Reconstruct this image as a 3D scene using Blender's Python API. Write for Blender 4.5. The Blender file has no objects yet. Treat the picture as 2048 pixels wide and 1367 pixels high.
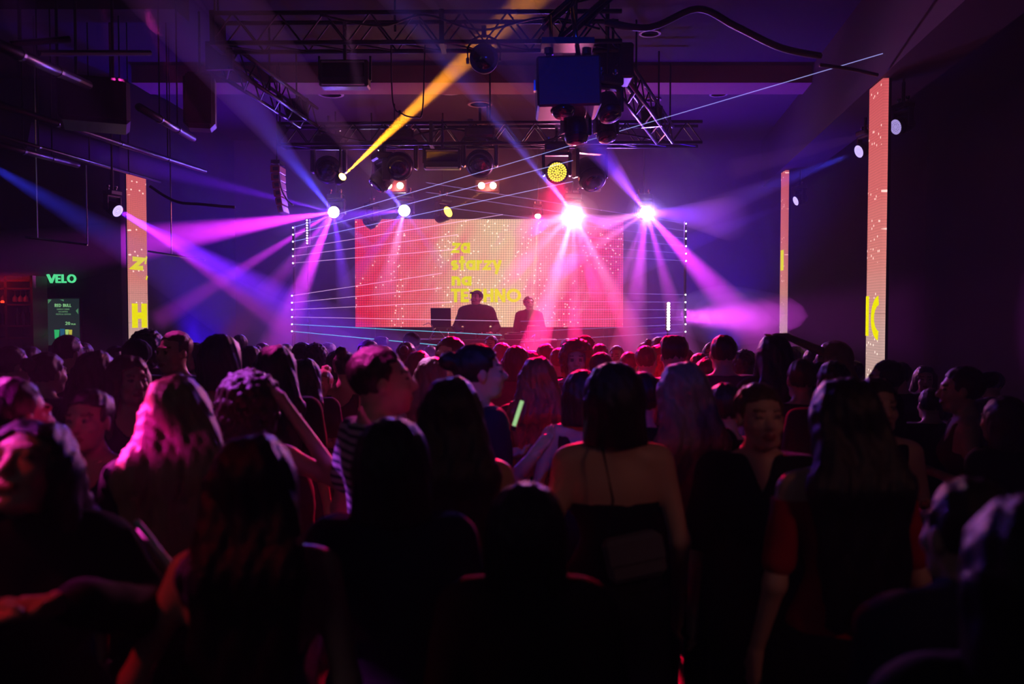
import bpy, math, random
import numpy as np
from mathutils import Vector, Matrix
random.seed(7)
sc = bpy.context.scene
col = sc.collection
R = math.radians
# ---------------------------------------------------------------- camera (2048 x 1367 frame)
FPX = 1700.0
EYE = Vector((0, 0, 2.0))
cam = bpy.data.cameras.new('camera'); cam_o = bpy.data.objects.new('camera', cam); col.objects.link(cam_o); sc.camera = cam_o
cam.sensor_width = 36; cam.lens = 36*FPX/2048; cam.clip_start = .05; cam.clip_end = 200
cam_o.location = EYE; cam_o.rotation_euler = (math.pi/2 + R(-1.97), 0, 0)
cam.dof.use_dof = True; cam.dof.focus_distance = 11.0; cam.dof.aperture_fstop = 1.8
RM = cam_o.rotation_euler.to_matrix()
def P(x, y, Y):
    """point of the room seen at pixel x, y on the plane Y metres ahead"""
    d = RM @ Vector(((x-1024)/FPX, (683.5-y)/FPX, -1)); return EYE + d*(Y/d.y)
# ---------------------------------------------------------------- world, exposure
w = bpy.data.worlds.new('night'); sc.world = w; w.use_nodes = True
w.node_tree.nodes['Background'].inputs[0].default_value = (.02,.02,.03,1); w.node_tree.nodes['Background'].inputs[1].default_value = .1
vs = sc.view_settings; vs.view_transform = 'Standard'; vs.look = 'None'; vs.exposure = 0.0; vs.gamma = 1.0; vs.use_curve_mapping = False
sc.cycles.volume_bounces = 0; sc.cycles.max_bounces = 3; sc.cycles.diffuse_bounces = 1; sc.cycles.glossy_bounces = 2; sc.cycles.use_adaptive_sampling = True; sc.cycles.adaptive_threshold = .03; sc.cycles.adaptive_min_samples = 24; sc.cycles.transparent_max_bounces = 64
sc.cycles.sample_clamp_indirect = 3.0; sc.cycles.use_denoising = True
# ---------------------------------------------------------------- lights of the room
def link_light(name, kind, loc, color, power, target=None, parent=None, size=.03, half=None, blend=1.0):
    l = bpy.data.lights.new(name, kind); l.energy = power; l.color = color
    if kind == 'AREA': l.size = size
    else: l.shadow_soft_size = size
    if kind == 'SPOT': l.spot_size = 2*R(half); l.spot_blend = blend
    o = bpy.data.objects.new(name, l); col.objects.link(o); o.location = loc
    if target is not None: o.rotation_euler = (Vector(target)-Vector(loc)).to_track_quat('-Z','Y').to_euler()
    if parent:
        o.parent = parent; o.matrix_parent_inverse = parent.matrix_basis.inverted()
    return o
# dim warm house lamp and an added neutral fill behind the camera, blue and red wash fixtures on the front truss above the camera
link_light('house_and_fill_lamp', 'SPOT', (3.0,-1.5,3.9), (1,.33,.27), 48, P(1440,880,3.1), size=.3, half=15)
link_light('house_and_fill_lamp', 'AREA', (-3.0,-2.0,4.6), (.8,.8,1), 3.2, (-1,6,.5), size=2.0)  # neutral fill added to lift the dark foreground
link_light('front_wash_blue', 'SPOT', (-.4,-.6,4.6), (.0,.05,1), 330, P(1160,735,4.5), size=.1, half=11)
link_light('front_wash_blue', 'SPOT', (.6,1.0,4.9), (.0,.03,1), 420, P(1140,190,8.4), size=.1, half=9)
link_light('front_wash_red', 'SPOT', (-3.6,1.0,4.6), (1,.01,.03), 170, P(110,1200,1.7), size=.1, half=8)
BEAM_DENS = .32; BEAM_POWER = 2.2
# ---------------------------------------------------------------- people (signed-distance figures -> surface nets)
def surface_nets(D, org, h):
    """naive surface nets: one closed quad mesh from a distance grid"""
    S = D < 0
    C = S[:-1,:-1,:-1].astype(np.int8)
    for i,j,k in ((1,0,0),(0,1,0),(0,0,1),(1,1,0),(1,0,1),(0,1,1),(1,1,1)):
        C = C + S[i:S.shape[0]-1+i, j:S.shape[1]-1+j, k:S.shape[2]-1+k]
    act = (C > 0) & (C < 8)
    ii, jj, kk = np.nonzero(act)
    n = len(ii)
    if n == 0: return None
    idx = np.full(act.shape, -1, np.int32); idx[ii,jj,kk] = np.arange(n, dtype=np.int32)
    acc = np.zeros((n,3), np.float32); cnt = np.zeros(n, np.float32)
    off = [(a,b,c) for a in (0,1) for b in (0,1) for c in (0,1)]
    val = {o: D[ii+o[0], jj+o[1], kk+o[2]] for o in off}
    for o in off:
        for ax in range(3):
            if o[ax]: continue
            q = list(o); q[ax] = 1; q = tuple(q)
            a, b = val[o], val[q]
            m = (a < 0) != (b < 0)
            t = np.where(m, a/np.where(m, a-b, 1), 0)
            for e in range(3):
                acc[:,e] += np.where(m, (t if e == ax else o[e]), 0)
            cnt += m
    V = acc/cnt[:,None] + np.stack([ii,jj,kk],1)
    V = V*h + np.array(org, np.float32)
    F = []
    for ax in range(3):
        sl0 = [slice(1,-1)]*3; sl1 = [slice(1,-1)]*3
        sl0[ax] = slice(0,-1); sl1[ax] = slice(1,None)
        A = S[tuple(sl0)]; B = S[tuple(sl1)]
        x = np.nonzero(A != B)
        p = [x[0]+1, x[1]+1, x[2]+1]; p[ax] = x[ax]
        u, v = [a for a in range(3) if a != ax]
        def at(du, dv):
            q = [p[0],p[1],p[2]]; q[u] = q[u]-du; q[v] = q[v]-dv
            return idx[q[0],q[1],q[2]]
        quad = np.stack([at(1,1), at(0,1), at(0,0), at(1,0)], 1)
        ins = A[x]
        flip = ins if ax != 1 else ~ins
        quad = np.where(flip[:,None], quad, quad[:,::-1])
        F.append(quad)
    return V, np.concatenate(F)

class Field:
    def __init__(s, lo, hi, h):
        s.h = h; s.lo = np.array(lo, np.float32)
        s.n = [int((hi[i]-lo[i])/h)+2 for i in range(3)]
        s.D = np.full(s.n, 0.5, np.float32)
        s.ax = [s.lo[i] + h*np.arange(s.n[i], dtype=np.float32) for i in range(3)]
    def block(s, lo, hi):
        sl = []
        for i in range(3):
            a = max(0, int((lo[i]-s.lo[i])/s.h)); b = min(s.n[i], int((hi[i]-s.lo[i])/s.h)+2)
            if b <= a: return None
            sl.append(slice(a,b))
        X = s.ax[0][sl[0]][:,None,None]; Y = s.ax[1][sl[1]][None,:,None]; Z = s.ax[2][sl[2]][None,None,:]
        return tuple(sl), X, Y, Z
    def put(s, sl, d, k, sub=False):
        A = s.D[sl]
        if sub:
            e = np.maximum(k-np.abs(A+d), 0)/k
            s.D[sl] = np.maximum(A, -d) + e*e*k*.25
        else:
            e = np.maximum(k-np.abs(A-d), 0)/k
            s.D[sl] = np.minimum(A, d) - e*e*k*.25
    def cap(s, a, b, ra, rb, k=.03, fl=(1,1,1), g=0., sub=False):
        """tapered capsule; fl flattens the cross-section along x / y"""
        a = np.array(a, np.float32); b = np.array(b, np.float32); ra += g; rb += g
        r = max(ra, rb); m = .05
        lo = np.minimum(a,b) - r*np.array(fl) - m; hi = np.maximum(a,b) + r*np.array(fl) + m
        bl = s.block(lo, hi)
        if bl is None: return
        sl, X, Y, Z = bl
        f = np.array(fl, np.float32)
        A = a/f; B = b/f; ba = B-A; l2 = float(ba@ba)+1e-9
        px, py, pz = X/f[0]-A[0], Y/f[1]-A[1], Z/f[2]-A[2]
        t = np.clip((px*ba[0]+py*ba[1]+pz*ba[2])/l2, 0, 1)
        d = np.sqrt((px-t*ba[0])**2+(py-t*ba[1])**2+(pz-t*ba[2])**2) - (ra+(rb-ra)*t)
        s.put(sl, (d*min(f)*.5+d*.5*max(f)) if min(f) < 1 else d, k, sub)
    def ell(s, c, r, k=.02, g=0., sub=False, M=None):
        c = np.array(c, np.float32); r = np.array(r, np.float32)+g
        R_ = float(max(r)) if M is not None else r
        bl = s.block(c-R_-.05, c+R_+.05)
        if bl is None: return
        sl, X, Y, Z = bl
        X, Y, Z = X-c[0], Y-c[1], Z-c[2]
        if M is not None:
            X, Y, Z = (M[0][0]*X+M[1][0]*Y+M[2][0]*Z, M[0][1]*X+M[1][1]*Y+M[2][1]*Z, M[0][2]*X+M[1][2]*Y+M[2][2]*Z)
        q0 = np.sqrt((X/r[0])**2+(Y/r[1])**2+(Z/r[2])**2)
        q1 = np.sqrt((X/r[0]**2)**2+(Y/r[1]**2)**2+(Z/r[2]**2)**2)
        s.put(sl, q0*(q0-1)/np.maximum(q1, 1e-5), k, sub)
    def mesh(s, name, smooth=True):
        s.D[0]=s.D[-1]=.1; s.D[:,0]=s.D[:,-1]=.1; s.D[:,:,0]=s.D[:,:,-1]=.1
        r = surface_nets(s.D, s.lo, s.h)
        if r is None: return None
        V, F = r
        me = bpy.data.meshes.new(name)
        me.vertices.add(len(V)); me.vertices.foreach_set('co', V.astype(np.float32).ravel())
        me.loops.add(F.size); me.loops.foreach_set('vertex_index', F.astype(np.int32).ravel())
        me.polygons.add(len(F)); me.polygons.foreach_set('loop_start', np.arange(0, F.size, 4, dtype=np.int32))
        me.polygons.foreach_set('use_smooth', np.ones(len(F), bool))
        me.update(calc_edges=True)
        return me

def rotm(yaw=0, tilt=0, roll=0):
    return np.array((Matrix.Rotation(yaw,3,'Z') @ Matrix.Rotation(tilt,3,'X') @ Matrix.Rotation(roll,3,'Y')), np.float32)

# arm poses: elbow and wrist offsets from the shoulder for the right side (x outwards), facing +y
ARMS = {
 'down':   ((.06,-.03,-.27), (.08,.06,-.51), (0,.2,-1)),
 'bent':   ((.07,-.04,-.27), (.00,.17,-.20), (-.3,.9,.3)),
 'low':    ((.07,-.05,-.27), (.02,.14,-.36), (-.3,.9,-.3)),
 'hold':   ((.06,.02,-.27), (-.02,.20,-.13), (0,.6,.7)),
 'up':     ((.10,.06,.24), (.06,.12,.48), (0,.1,1)),
 'head':   ((.25,.05,.13), (.10,.07,.26), (-1,.0,.02)),
 'hair':   ((.20,-.06,-.09), (.02,-.08,.14), (-.8,.15,.6)),
 'half':   ((.12,.08,-.22), (.12,.26,-.02), (0,.5,.8)),
 'desk':   ((.10,.03,-.25), (.02,.24,-.33), (-.2,1,-.1)),
 'cross':  ((.06,.04,-.27), (-.16,.18,-.24), (-1,.2,0)),
 'chest':  ((.12,.14,-.16), (-.08,.34,-.03), (-.9,.3,.1)),
 'out':    ((.12,-.02,-.25), (.17,.04,-.49), (.1,.2,-1)),
 'front':  ((.03,.12,-.25), (-.12,.34,-.30), (-.9,.5,0)),
}
def build_person(spec):
    """meshes of one figure 1.72 m tall, standing at the origin, facing +y"""
    g = spec.get('g','f'); h = spec.get('h', .012)
    wide = 1.0 if g == 'm' else .88
    big = spec.get('big', 1.0)
    armL, armR = spec.get('arms', ('down','down'))
    hy, ht, hr = [math.radians(a) for a in spec.get('head', (0,0,0))]
    lean = spec.get('lean', 0.)
    top_z = 2.35 if 'up' in (armL,armR) else 1.92
    sh = .185*wide*(.5+.5*big)
    lo, hi = (-.62,-.42,-.03), (.62,.60,top_z)
    if armL in ('down','bent','low','hold','cross','front','chest') and armR in ('down','bent','low','hold','cross','front'): lo, hi = (-.42*big,-.36,-.03), (.42*big,.52,top_z)
    HC = np.array((0, .015+lean*.5, 1.605), np.float32)            # head centre
    NK = np.array((0, -.01+lean*.4, 1.44), np.float32)
    Mh = rotm(hy, ht, hr)
    def hp(x,y,z): return HC + Mh @ np.array((x,y,z), np.float32)
    hand_grid = []
    def arms(F, g_, part='all', sleeve=1.0):
        for sgn, pose in ((-1,armL),(1,armR)):
            e, w, hd = ARMS[pose]
            S = np.array((sgn*sh, lean*.35, 1.40), np.float32)
            E = S + np.array((sgn*e[0], e[1], e[2]), np.float32)
            W = S + np.array((sgn*w[0], w[1], w[2]), np.float32)
            if pose == 'head': W = HC + np.array((sgn*.085, -.01, .115), np.float32); E = S + np.array((sgn*.26,.04,.19),np.float32)
            if pose == 'hair': W = HC + np.array((sgn*.13, -.07, .05), np.float32)
            m = 1.0 if g == 'm' else .84
            if part in ('all','skin'):
                F.cap(S, E, .050*m, .038*m, .03, g=g_); F.cap(E, W, .039*m, .025*m, .02, g=g_)
                d = np.array((sgn*hd[0], hd[1], hd[2]), np.float32); d /= np.linalg.norm(d)
                s_ = np.cross(d, (0,0,1)) if abs(d[2]) < .9 else np.array((0,1,0), np.float32)
                s_ = s_/np.linalg.norm(s_); u = np.cross(s_, d)
                K = W + d*.075
                F.cap(W, K, .024*m+.002, .026*m, .012); F.cap(W+s_*.014, K+s_*.024, .02*m, .018*m, .01); F.cap(W-s_*.012, K-s_*.022, .02*m, .018*m, .01)
                curl = u if pose in ('down','low') else -u
                for q, L in ((-.027,.062),(-.009,.075),(.010,.070),(.028,.055)):
                    a = K + s_*q; b = a + d*L*.5 + curl*.006 + s_*q*.1; c_ = b + d*L*.38 - curl*.020
                    F.cap(a, b, .0098, .0092, .003); F.cap(b, c_, .0092, .0082, .003)
                a = W + d*.02 + s_*.028; b = a + d*.035 + s_*.022; F.cap(a, b, .012, .0105, .006); F.cap(b, b+d*.03-curl*.004, .0105, .009, .003)
            else:
                c = 1.0 if sleeve > 1 else sleeve
                E2 = S + (E-S)*min(sleeve*1.0, 1)
                F.cap(S, E2, .056*m, .050*m if sleeve <= 1 else .045*m, .03, g=g_)
                if sleeve > 1: F.cap(E, E+(W-E)*min(sleeve-1,1)*.96, .046*m, .034*m, .02, g=g_)
    def torso(F, g_):
        w = wide*big; fy = (1,.66*min(big,1.15),1)
        y = lean*.2
        F.cap((-.085*w, y+lean*.1, 1.33),(.085*w, y+lean*.1, 1.33), .115*w, .115*w, .05, fy, g_)
        F.cap((-sh*.8, lean*.3,1.405),(sh*.8, lean*.3,1.405), .052, .052, .05, (1,.9,1), g_)
        F.cap((0,y+.0,1.30),(0,.0,1.07), .140*w, .115*w*(1 if g=='m' else .92), .05, fy, g_)
        F.cap((-.045*w,0,.98),(.045*w,0,.98), .125*w*(1 if g=='m' else 1.12), .125*w*(1 if g=='m' else 1.12), .06, (1,.78,1), g_)
        F.ell((0,-.055,.93),(.13*w,.085,.10), .05, g_)
        if g == 'f':
            for q in (-1,1): F.ell((q*.064, .066+y, 1.265),(.056,.042,.055), .045, g_)
    def legs(F, g_, to=0.):
        dz = spec.get('stance', .10); w = (1.0 if g=='m' else 1.02)*(.5+.5*big)
        for q in (-1,1):
            H_ = np.array((q*.085,0,.90)); K = np.array((q*dz, .015, .49)); A = np.array((q*(dz+.005),-.025,.09))
            F.cap(H_, H_+(K-H_)*1.0, .088*w, .055*w, .04, g=g_)
            if to < .45: F.cap(K, A, .055*w, .036*w, .03, g=g_); F.cap((K[0],K[1]-.03,.40),(A[0],A[1],.25), .045*w,.035*w,.04,g=g_)
    M = {}
    # --- body: one continuous surface
    F = Field(lo, hi, h)
    torso(F, 0); legs(F, 0); arms(F, 0)
    for q in (-1,1):
        x = q*(spec.get('stance',.10)+.008)
        F.cap((x,-.05,.045),(x+q*.02,.13,.03), .038,.030,.03); F.cap((x+q*.02,.10,.028),(x+q*.03,.18,.024), .032,.024,.02)
    m = 1.0 if g == 'm' else .86
    F.cap((0,-.012+lean*.3,1.40), HC+np.array((0,-.02,-.06),np.float32), .060*m, .054*m, .03)
    F.cap((-.10,-.02+lean*.3,1.42),(0,-.02+lean*.4,1.47), .03,.04,.04); F.cap((.10,-.02+lean*.3,1.42),(0,-.02+lean*.4,1.47), .03,.04,.04)
    F.ell(hp(0,-.015,.025),(.074,.094,.088), .02, M=Mh)
    F.ell(hp(0,.028,-.035),(.060,.066,.075), .03, M=Mh)
    F.cap(hp(-.03,.045,-.085), hp(.03,.045,-.085), .026,.026,.02)
    F.ell(hp(0,.064,-.098),(.022,.018,.016), .02, M=Mh)                       # chin
    F.cap(hp(0,.083,.010), hp(0,.106,-.026), .010,.014,.012); F.ell(hp(0,.101,-.032),(.019,.012,.010), .008, M=Mh)   # nose
    F.cap(hp(-.038,.080,.024), hp(.038,.080,.024), .012,.012,.012)             # brow
    for q in (-1,1):
        F.ell(hp(q*.033,.093,.004),(.020,.016,.014), .010, sub=True, M=Mh)     # eye socket
        F.ell(hp(q*.033,.079,.003),(.0135,.0125,.0125), .004, M=Mh)            # eyeball
        F.ell(hp(q*.077,-.005,-.008),(.010,.020,.032), .008, M=Mh)             # ear
        F.ell(hp(q*.040,.065,-.030),(.022,.022,.022), .02, M=Mh)               # cheek
    F.cap(hp(-.020,.088,-.062), hp(.020,.088,-.062), .008,.008,.006); F.cap(hp(-.016,.087,-.071), hp(.016,.087,-.071), .0085,.0085,.004)
    M['body'] = me = F.mesh('body')
    n = len(me.polygons); pc = np.zeros(n*3, np.float32); me.polygons.foreach_get('center', pc); pc = pc.reshape(-1,3)
    L_ = (pc-HC) @ Mh
    mi = np.zeros(n, np.int32); x, y, z = L_[:,0], L_[:,1], L_[:,2]
    mi[(((x/.026)**2+((z+.066)/.012)**2) < 1) & (y > .07)] = 1
    mi[(np.abs(np.abs(x)-.034) < .019) & (np.abs(z-.025-.1*np.abs(x)) < .005) & (y > .06)] = 2
    mi[(((np.abs(x)-.033)/.014)**2+((z-.003)/.0085)**2 < 1) & (y > .06)] = 3
    me.polygons.foreach_set('material_index', mi)
    # --- hair
    kind = spec.get('hair','short')
    if kind != 'bald':
        F = Field((-.30,-.34,.80) if 'long' in kind else (-.26,-.30,1.30), (.30,.30,1.98), max(h*.9,.009))
        th = .016
        X = F.ax[0][:,None,None]-HC[0]; Y = F.ax[1][None,:,None]-HC[1]; Z = F.ax[2][None,None,:]-HC[2]
        lx = Mh[0,0]*X+Mh[1,0]*Y+Mh[2,0]*Z; ly = Mh[0,1]*X+Mh[1,1]*Y+Mh[2,1]*Z; lz = Mh[0,2]*X+Mh[1,2]*Y+Mh[2,2]*Z
        if kind == 'short': F.ell(hp(0,-.022,.036),(.085,.098,.092), .02, M=Mh)
        elif kind == 'flat': F.ell(hp(0,-.020,.045),(.086,.096,.090), .02, M=Mh); F.cap(hp(-.045,-.01,.10), hp(.045,-.01,.10), .040,.040,.03); F.cap(hp(-.045,-.06,.06), hp(.045,-.06,.06), .042,.042,.03)
        elif kind == 'cap': F.ell(hp(0,-.018,.045),(.090,.106,.088), .02, M=Mh); 
        elif kind in ('bun','topbun','updo'):
            F.ell(hp(0,-.020,.034),(.086,.104,.092), .02, M=Mh)
            F.ell(hp(*{'bun':(0,-.135,.06),'topbun':(-.035,-.05,.145),'updo':(0,-.09,.125)}[kind]),(.042,.042,.040), .012)
        elif kind == 'curly': F.ell(hp(0,-.030,.030),(.125,.130,.125), .03, M=Mh); F.ell(hp(0,-.055,-.07),(.115,.09,.10), .05, M=Mh)
        else:
            F.ell(hp(0,-.024,.030),(.098,.108,.098), .02, M=Mh)
            if kind == 'bob':
                F.cap(hp(-.035,-.035,-.03), hp(-.055,-.045,-.13), .068,.055,.04,(1,1,1)); F.cap(hp(.035,-.035,-.03), hp(.055,-.045,-.13), .068,.055,.04)
                F.cap(hp(0,-.07,-.02), hp(0,-.075,-.13), .07,.06,.04)
            if 'long' in kind:
                z1 = spec.get('hairz', 1.12); wv = spec.get('hairw', 1.0)
                b = HC[1]
                for q in (-1,0,1):
                    p0 = hp(q*.050,-.045,0.0); p1 = np.array((q*.085*wv, -.115+lean*.3, 1.42)); p2 = np.array((q*.080*wv, -.135, z1+.02*abs(q)))
                    F.cap(p0, p1, .058,.052*wv,.04); F.cap(p1, p2, .052*wv,.028,.04,(1.1,.62,1))
                if kind == 'longf':
                    for q in (-1,1):
                        p0 = hp(q*.062,.000,0.0); p1 = np.array((q*.100, .035, 1.42)); p2 = np.array((q*.095, .105, z1+.10))
                        F.cap(p0, p1, .036,.032,.03); F.cap(p1, p2, .032,.018,.03,(1,.8,1))
        F.D += (.0045*np.sin(lx*150+9*ly+2.2*np.sin(lz*18))*np.cos(ly*95+2*np.sin(lz*13))).astype(np.float32)
        if kind == 'curly': F.D += (.011*np.sin(lx*105)*np.sin(ly*98+1.)*np.sin(lz*101+.5)).astype(np.float32)
        elif kind in ('long','longf'): F.D += (.004*np.sin(lx*70+3*np.sin(lz*9))).astype(np.float32)
        # open the face: everything in front of a slanted plane and below the hairline
        hl = .078 if kind in ('short','flat') else .07
        face = np.maximum(np.maximum(.018-ly + .25*np.maximum(-lz,0), lz-hl + np.abs(lx)*.25), np.abs(lx)-(.066 if kind in ('short','flat','bun','topbun','updo','cap') else .062) - .0*lz)
        face = np.where(lz < -.16, .5, face)
        F.D = np.maximum(F.D, -face.astype(np.float32))
        if kind in ('short','flat','cap','bun','topbun','updo'):
            low = -(lz + .055 - .45*np.maximum(ly+.02,0)*0 - .6*np.maximum(ly+.03, 0)*1.0)
            F.D = np.maximum(F.D, low.astype(np.float32))
        if kind == 'bob': F.D = np.maximum(F.D, (-(lz+.145)).astype(np.float32))
        M['cap_crown' if kind == 'cap' else 'hair'] = F.mesh('hair')
        if kind == 'cap':
            F = Field((-.2,-.1,1.4),(.2,.32,1.85), .009)
            F.cap(hp(-.04,.08,.062), hp(-.03,.155,.052), .010,.008,.01); F.cap(hp(.04,.08,.062), hp(.03,.155,.052), .010,.008,.01); F.cap(hp(0,.08,.066), hp(0,.17,.056), .012,.009,.03); F.cap(hp(-.02,.08,.066), hp(-.018,.165,.055), .011,.009,.02); F.cap(hp(.02,.08,.066), hp(.018,.165,.055), .011,.009,.02)
            M['cap_peak'] = F.mesh('cap_peak')
    # --- clothes
    top = spec.get('top','tee')
    cfg = {'tee':(.55,1.47,.86),'long':(1.98,1.47,.86),'jacket':(2.0,1.49,.84),'tank':(0,1.44,.90),'strapless':(0,1.27,.88),'crop':(0,1.43,1.08),'off':(.75,1.375,.92),'vneck':(.95,1.47,.84),'dress':(0,1.44,.88),'cropT':(.5,1.47,1.10),'open':(0,1.42,.92)}[top]
    F = Field(lo, (hi[0],hi[1],1.95), max(h,.012))
    loose = top in ('tee','long','jacket','vneck')
    gi = .030 if top == 'jacket' else .024 if loose else .009
    torso(F, gi)
    if cfg[0] > 0:
        arms(F, gi*.8, 'sleeve', cfg[0])
        F.cap((-.09,-.02+lean*.3,1.415),(0,-.02+lean*.3,1.455), .03,.045,.04,g=gi); F.cap((.09,-.02+lean*.3,1.415),(0,-.02+lean*.3,1.455), .03,.045,.04,g=gi)
    X = F.ax[0][:,None,None]; Y = F.ax[1][None,:,None]; Z = F.ax[2][None,None,:]
    zz = Z + 0*X + 0*Y
    if not (cfg[0] > 1 or 'up' in (armL,armR) or 'head' in (armL,armR) or 'hair' in (armL,armR)):
        F.D = np.maximum(F.D, (zz - cfg[1]).astype(np.float32))
    hem = np.where(np.abs(X+0*Y+0*Z) < .235*max(wide*big,.8), cfg[2], -.5) if cfg[0] > 1 else cfg[2]
    F.D = np.maximum(F.D, (hem - zz).astype(np.float32))
    if top in ('tank','crop','dress','open'):      # arm holes and scooped neck
        F.D = np.maximum(F.D, np.where(zz > 1.30, (np.abs(X)+0*Y) - (.125 - .25*(zz-1.30)*0) , -1).astype(np.float32))
        F.D = np.maximum(F.D, (-( np.sqrt((X/ .075)**2+((zz-1.46)/.13)**2)-1)*.06 + 0*Y).astype(np.float32))
    if top == 'open': F.D = np.maximum(F.D, np.where(Y+0*X+0*Z < 0, zz-1.20, -1).astype(np.float32))
    if top == 'vneck': F.D = np.maximum(F.D, np.where((Y+0*X) > 0, .055 - (np.abs(X)*1.0 + (1.47-zz)*.42) , -1).astype(np.float32))
    else: F.D = np.maximum(F.D, (.052 - np.sqrt(X*X+(Y+.01-lean*.4)**2) - np.maximum(1.43-zz,0)*3).astype(np.float32)) if cfg[0] > 0 and top not in ('off',) else F.D
    F.D += (.003*np.sin(zz*38+X*22)*np.sin(X*26+Y*31)).astype(np.float32)
    M['top'] = F.mesh('top')
    bot = spec.get('bottom','trousers')
    F = Field((-.36,-.30,-.02),(.36,.30,1.08), max(h,.013))
    X = F.ax[0][:,None,None]; Y = F.ax[1][None,:,None]; Z = F.ax[2][None,None,:]; zz = Z+0*X+0*Y
    torso(F, .008 if loose else .021)
    if bot in ('trousers','jeans'):
        legs(F, .014 if bot == 'trousers' else .010); lowz = .06
    else:
        L = {'skirt':.52,'mini':.66,'shorts':.66,'dress':.50}[bot]; lowz = L
        if bot == 'shorts': legs(F, .016, .5)
        else:
            f = {'skirt':.075,'mini':.075,'dress':.095}[bot]*(.6+.4*big)
            for q in (-1,1): F.cap((q*.085,0,.92),(q*.105,0,L-.12), .105, f+.028, .06, (1,1,1))
            F.cap((0,0,.92),(0,0,L-.12), .11, f+.035, .06)
    F.D = np.maximum(F.D, (zz-.995).astype(np.float32)); F.D = np.maximum(F.D, (lowz-zz).astype(np.float32))
    F.D += (.003*np.sin(zz*30+X*40)*np.sin(Y*33+zz*8)).astype(np.float32)
    M[bot if bot != 'mini' else 'skirt'] = F.mesh('bottom')
    # --- shoes
    F = Field((-.26,-.20,-.02),(.26,.32,.20), .012)
    for q in (-1,1):
        x = q*(spec.get('stance',.10)+.008)
        F.cap((x,-.055,.048),(x+q*.02,.13,.036), .050,.040,.03); F.cap((x+q*.02,.10,.034),(x+q*.03,.185,.03), .042,.032,.02); F.cap((x,-.035,.05),(x,-.03,.11), .048,.044,.03)
    F.D = np.maximum(F.D, .002-F.ax[2][None,None,:]+0*F.D)
    M['shoes'] = F.mesh('shoes')
    return M
# ---------------------------------------------------------------- helpers
class MB:
    def __init__(s): s.v = []; s.f = []
    def quad(s, *p):
        b = len(s.v); s.v += [tuple(q) for q in p]; s.f.append(tuple(range(b, b+len(p)))); return s
    def box(s, c, d, rot=None, bev=0):
        cx, cy, cz = d[0]/2, d[1]/2, d[2]/2
        M = rot if rot is not None else Matrix.Identity(3)
        b = len(s.v)
        if not bev:
            for x in (-cx,cx):
                for y in (-cy,cy):
                    for z in (-cz,cz): s.v.append(tuple(Vector(c) + M @ Vector((x,y,z))))
            s.f += [tuple(b+i for i in q) for q in ((0,1,3,2),(4,6,7,5),(0,4,5,1),(2,3,7,6),(0,2,6,4),(1,5,7,3))]
        else:
            for z, i in ((-cz,bev),(-cz+bev,0),(cz-bev,0),(cz,bev)):
                for x, y in ((-cx+bev,-cy+i),(cx-bev,-cy+i),(cx-i,-cy+bev),(cx-i,cy-bev),(cx-bev,cy-i),(-cx+bev,cy-i),(-cx+i,cy-bev),(-cx+i,-cy+bev)):
                    s.v.append(tuple(Vector(c) + M @ Vector((x,y,z))))
            for r in range(3):
                for i in range(8): s.f.append((b+r*8+i, b+r*8+(i+1)%8, b+r*8+8+(i+1)%8, b+r*8+8+i))
            s.f.append(tuple(b+7-i for i in range(8))); s.f.append(tuple(b+24+i for i in range(8)))
        return s
    def lathe(s, o, axis, prof, n=20, cap=True):
        q = Vector(axis).normalized().to_track_quat('Z','Y'); o = Vector(o); b = len(s.v)
        for r, h in prof:
            for i in range(n):
                a = 2*math.pi*i/n; s.v.append(tuple(o + q @ Vector((r*math.cos(a), r*math.sin(a), h))))
        m = len(prof)
        for k in range(m-1):
            for i in range(n): s.f.append((b+k*n+i, b+k*n+(i+1)%n, b+(k+1)*n+(i+1)%n, b+(k+1)*n+i))
        if cap:
            s.f.append(tuple(b+n-1-i for i in range(n))); s.f.append(tuple(b+(m-1)*n+i for i in range(n)))
        return s
    def bar(s, a, c, r, n=8, r2=None):
        a = Vector(a); c = Vector(c); L = (c-a).length
        return s.lathe(a, c-a, [(r,0),(r if r2 is None else r2,L)], n)
    def tube(s, pts, r, n=6):
        pts = [Vector(p) for p in pts]; b = len(s.v); m = len(pts)
        up = Vector((.01,.02,1))
        for k, p in enumerate(pts):
            t = (pts[min(k+1,m-1)]-pts[max(k-1,0)]).normalized()
            x = t.cross(up)
            if x.length < .05: x = t.cross(Vector((1,0,0)))
            x.normalize(); y = t.cross(x)
            for i in range(n):
                a = 2*math.pi*i/n; s.v.append(tuple(p + x*(r*math.cos(a)) + y*(r*math.sin(a))))
        for k in range(m-1):
            for i in range(n): s.f.append((b+k*n+i, b+k*n+(i+1)%n, b+(k+1)*n+(i+1)%n, b+(k+1)*n+i))
        s.f.append(tuple(b+n-1-i for i in range(n))); s.f.append(tuple(b+(m-1)*n+i for i in range(n)))
        return s
    def me(s, name):
        m = bpy.data.meshes.new(name); m.from_pydata(s.v, [], s.f); m.update(); return m
    def build(s, name, mat, parent=None, smooth=False):
        me = s.me(name)
        if mat: me.materials.append(mat)
        if smooth: me.polygons.foreach_set('use_smooth', [True]*len(me.polygons))
        return add(name, me, parent)
def add(name, me, parent=None, loc=None, rz=None):
    o = bpy.data.objects.new(name, me); col.objects.link(o)
    if loc is not None: o.location = loc
    if rz is not None: o.rotation_euler[2] = rz
    if parent is not None: o.parent = parent
    return o
def tag(o, label=None, cat=None, group=None, kind=None):
    if label: o['label'] = label
    if cat: o['category'] = cat
    if group: o['group'] = group
    if kind: o['kind'] = kind
    return o
def thing(name, label, cat, loc=(0,0,0), rz=0, group=None):
    o = bpy.data.objects.new(name, None); col.objects.link(o); o.location = loc; o.rotation_euler = (0,0,rz); o.empty_display_size = .1
    return tag(o, label, cat, group)
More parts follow.
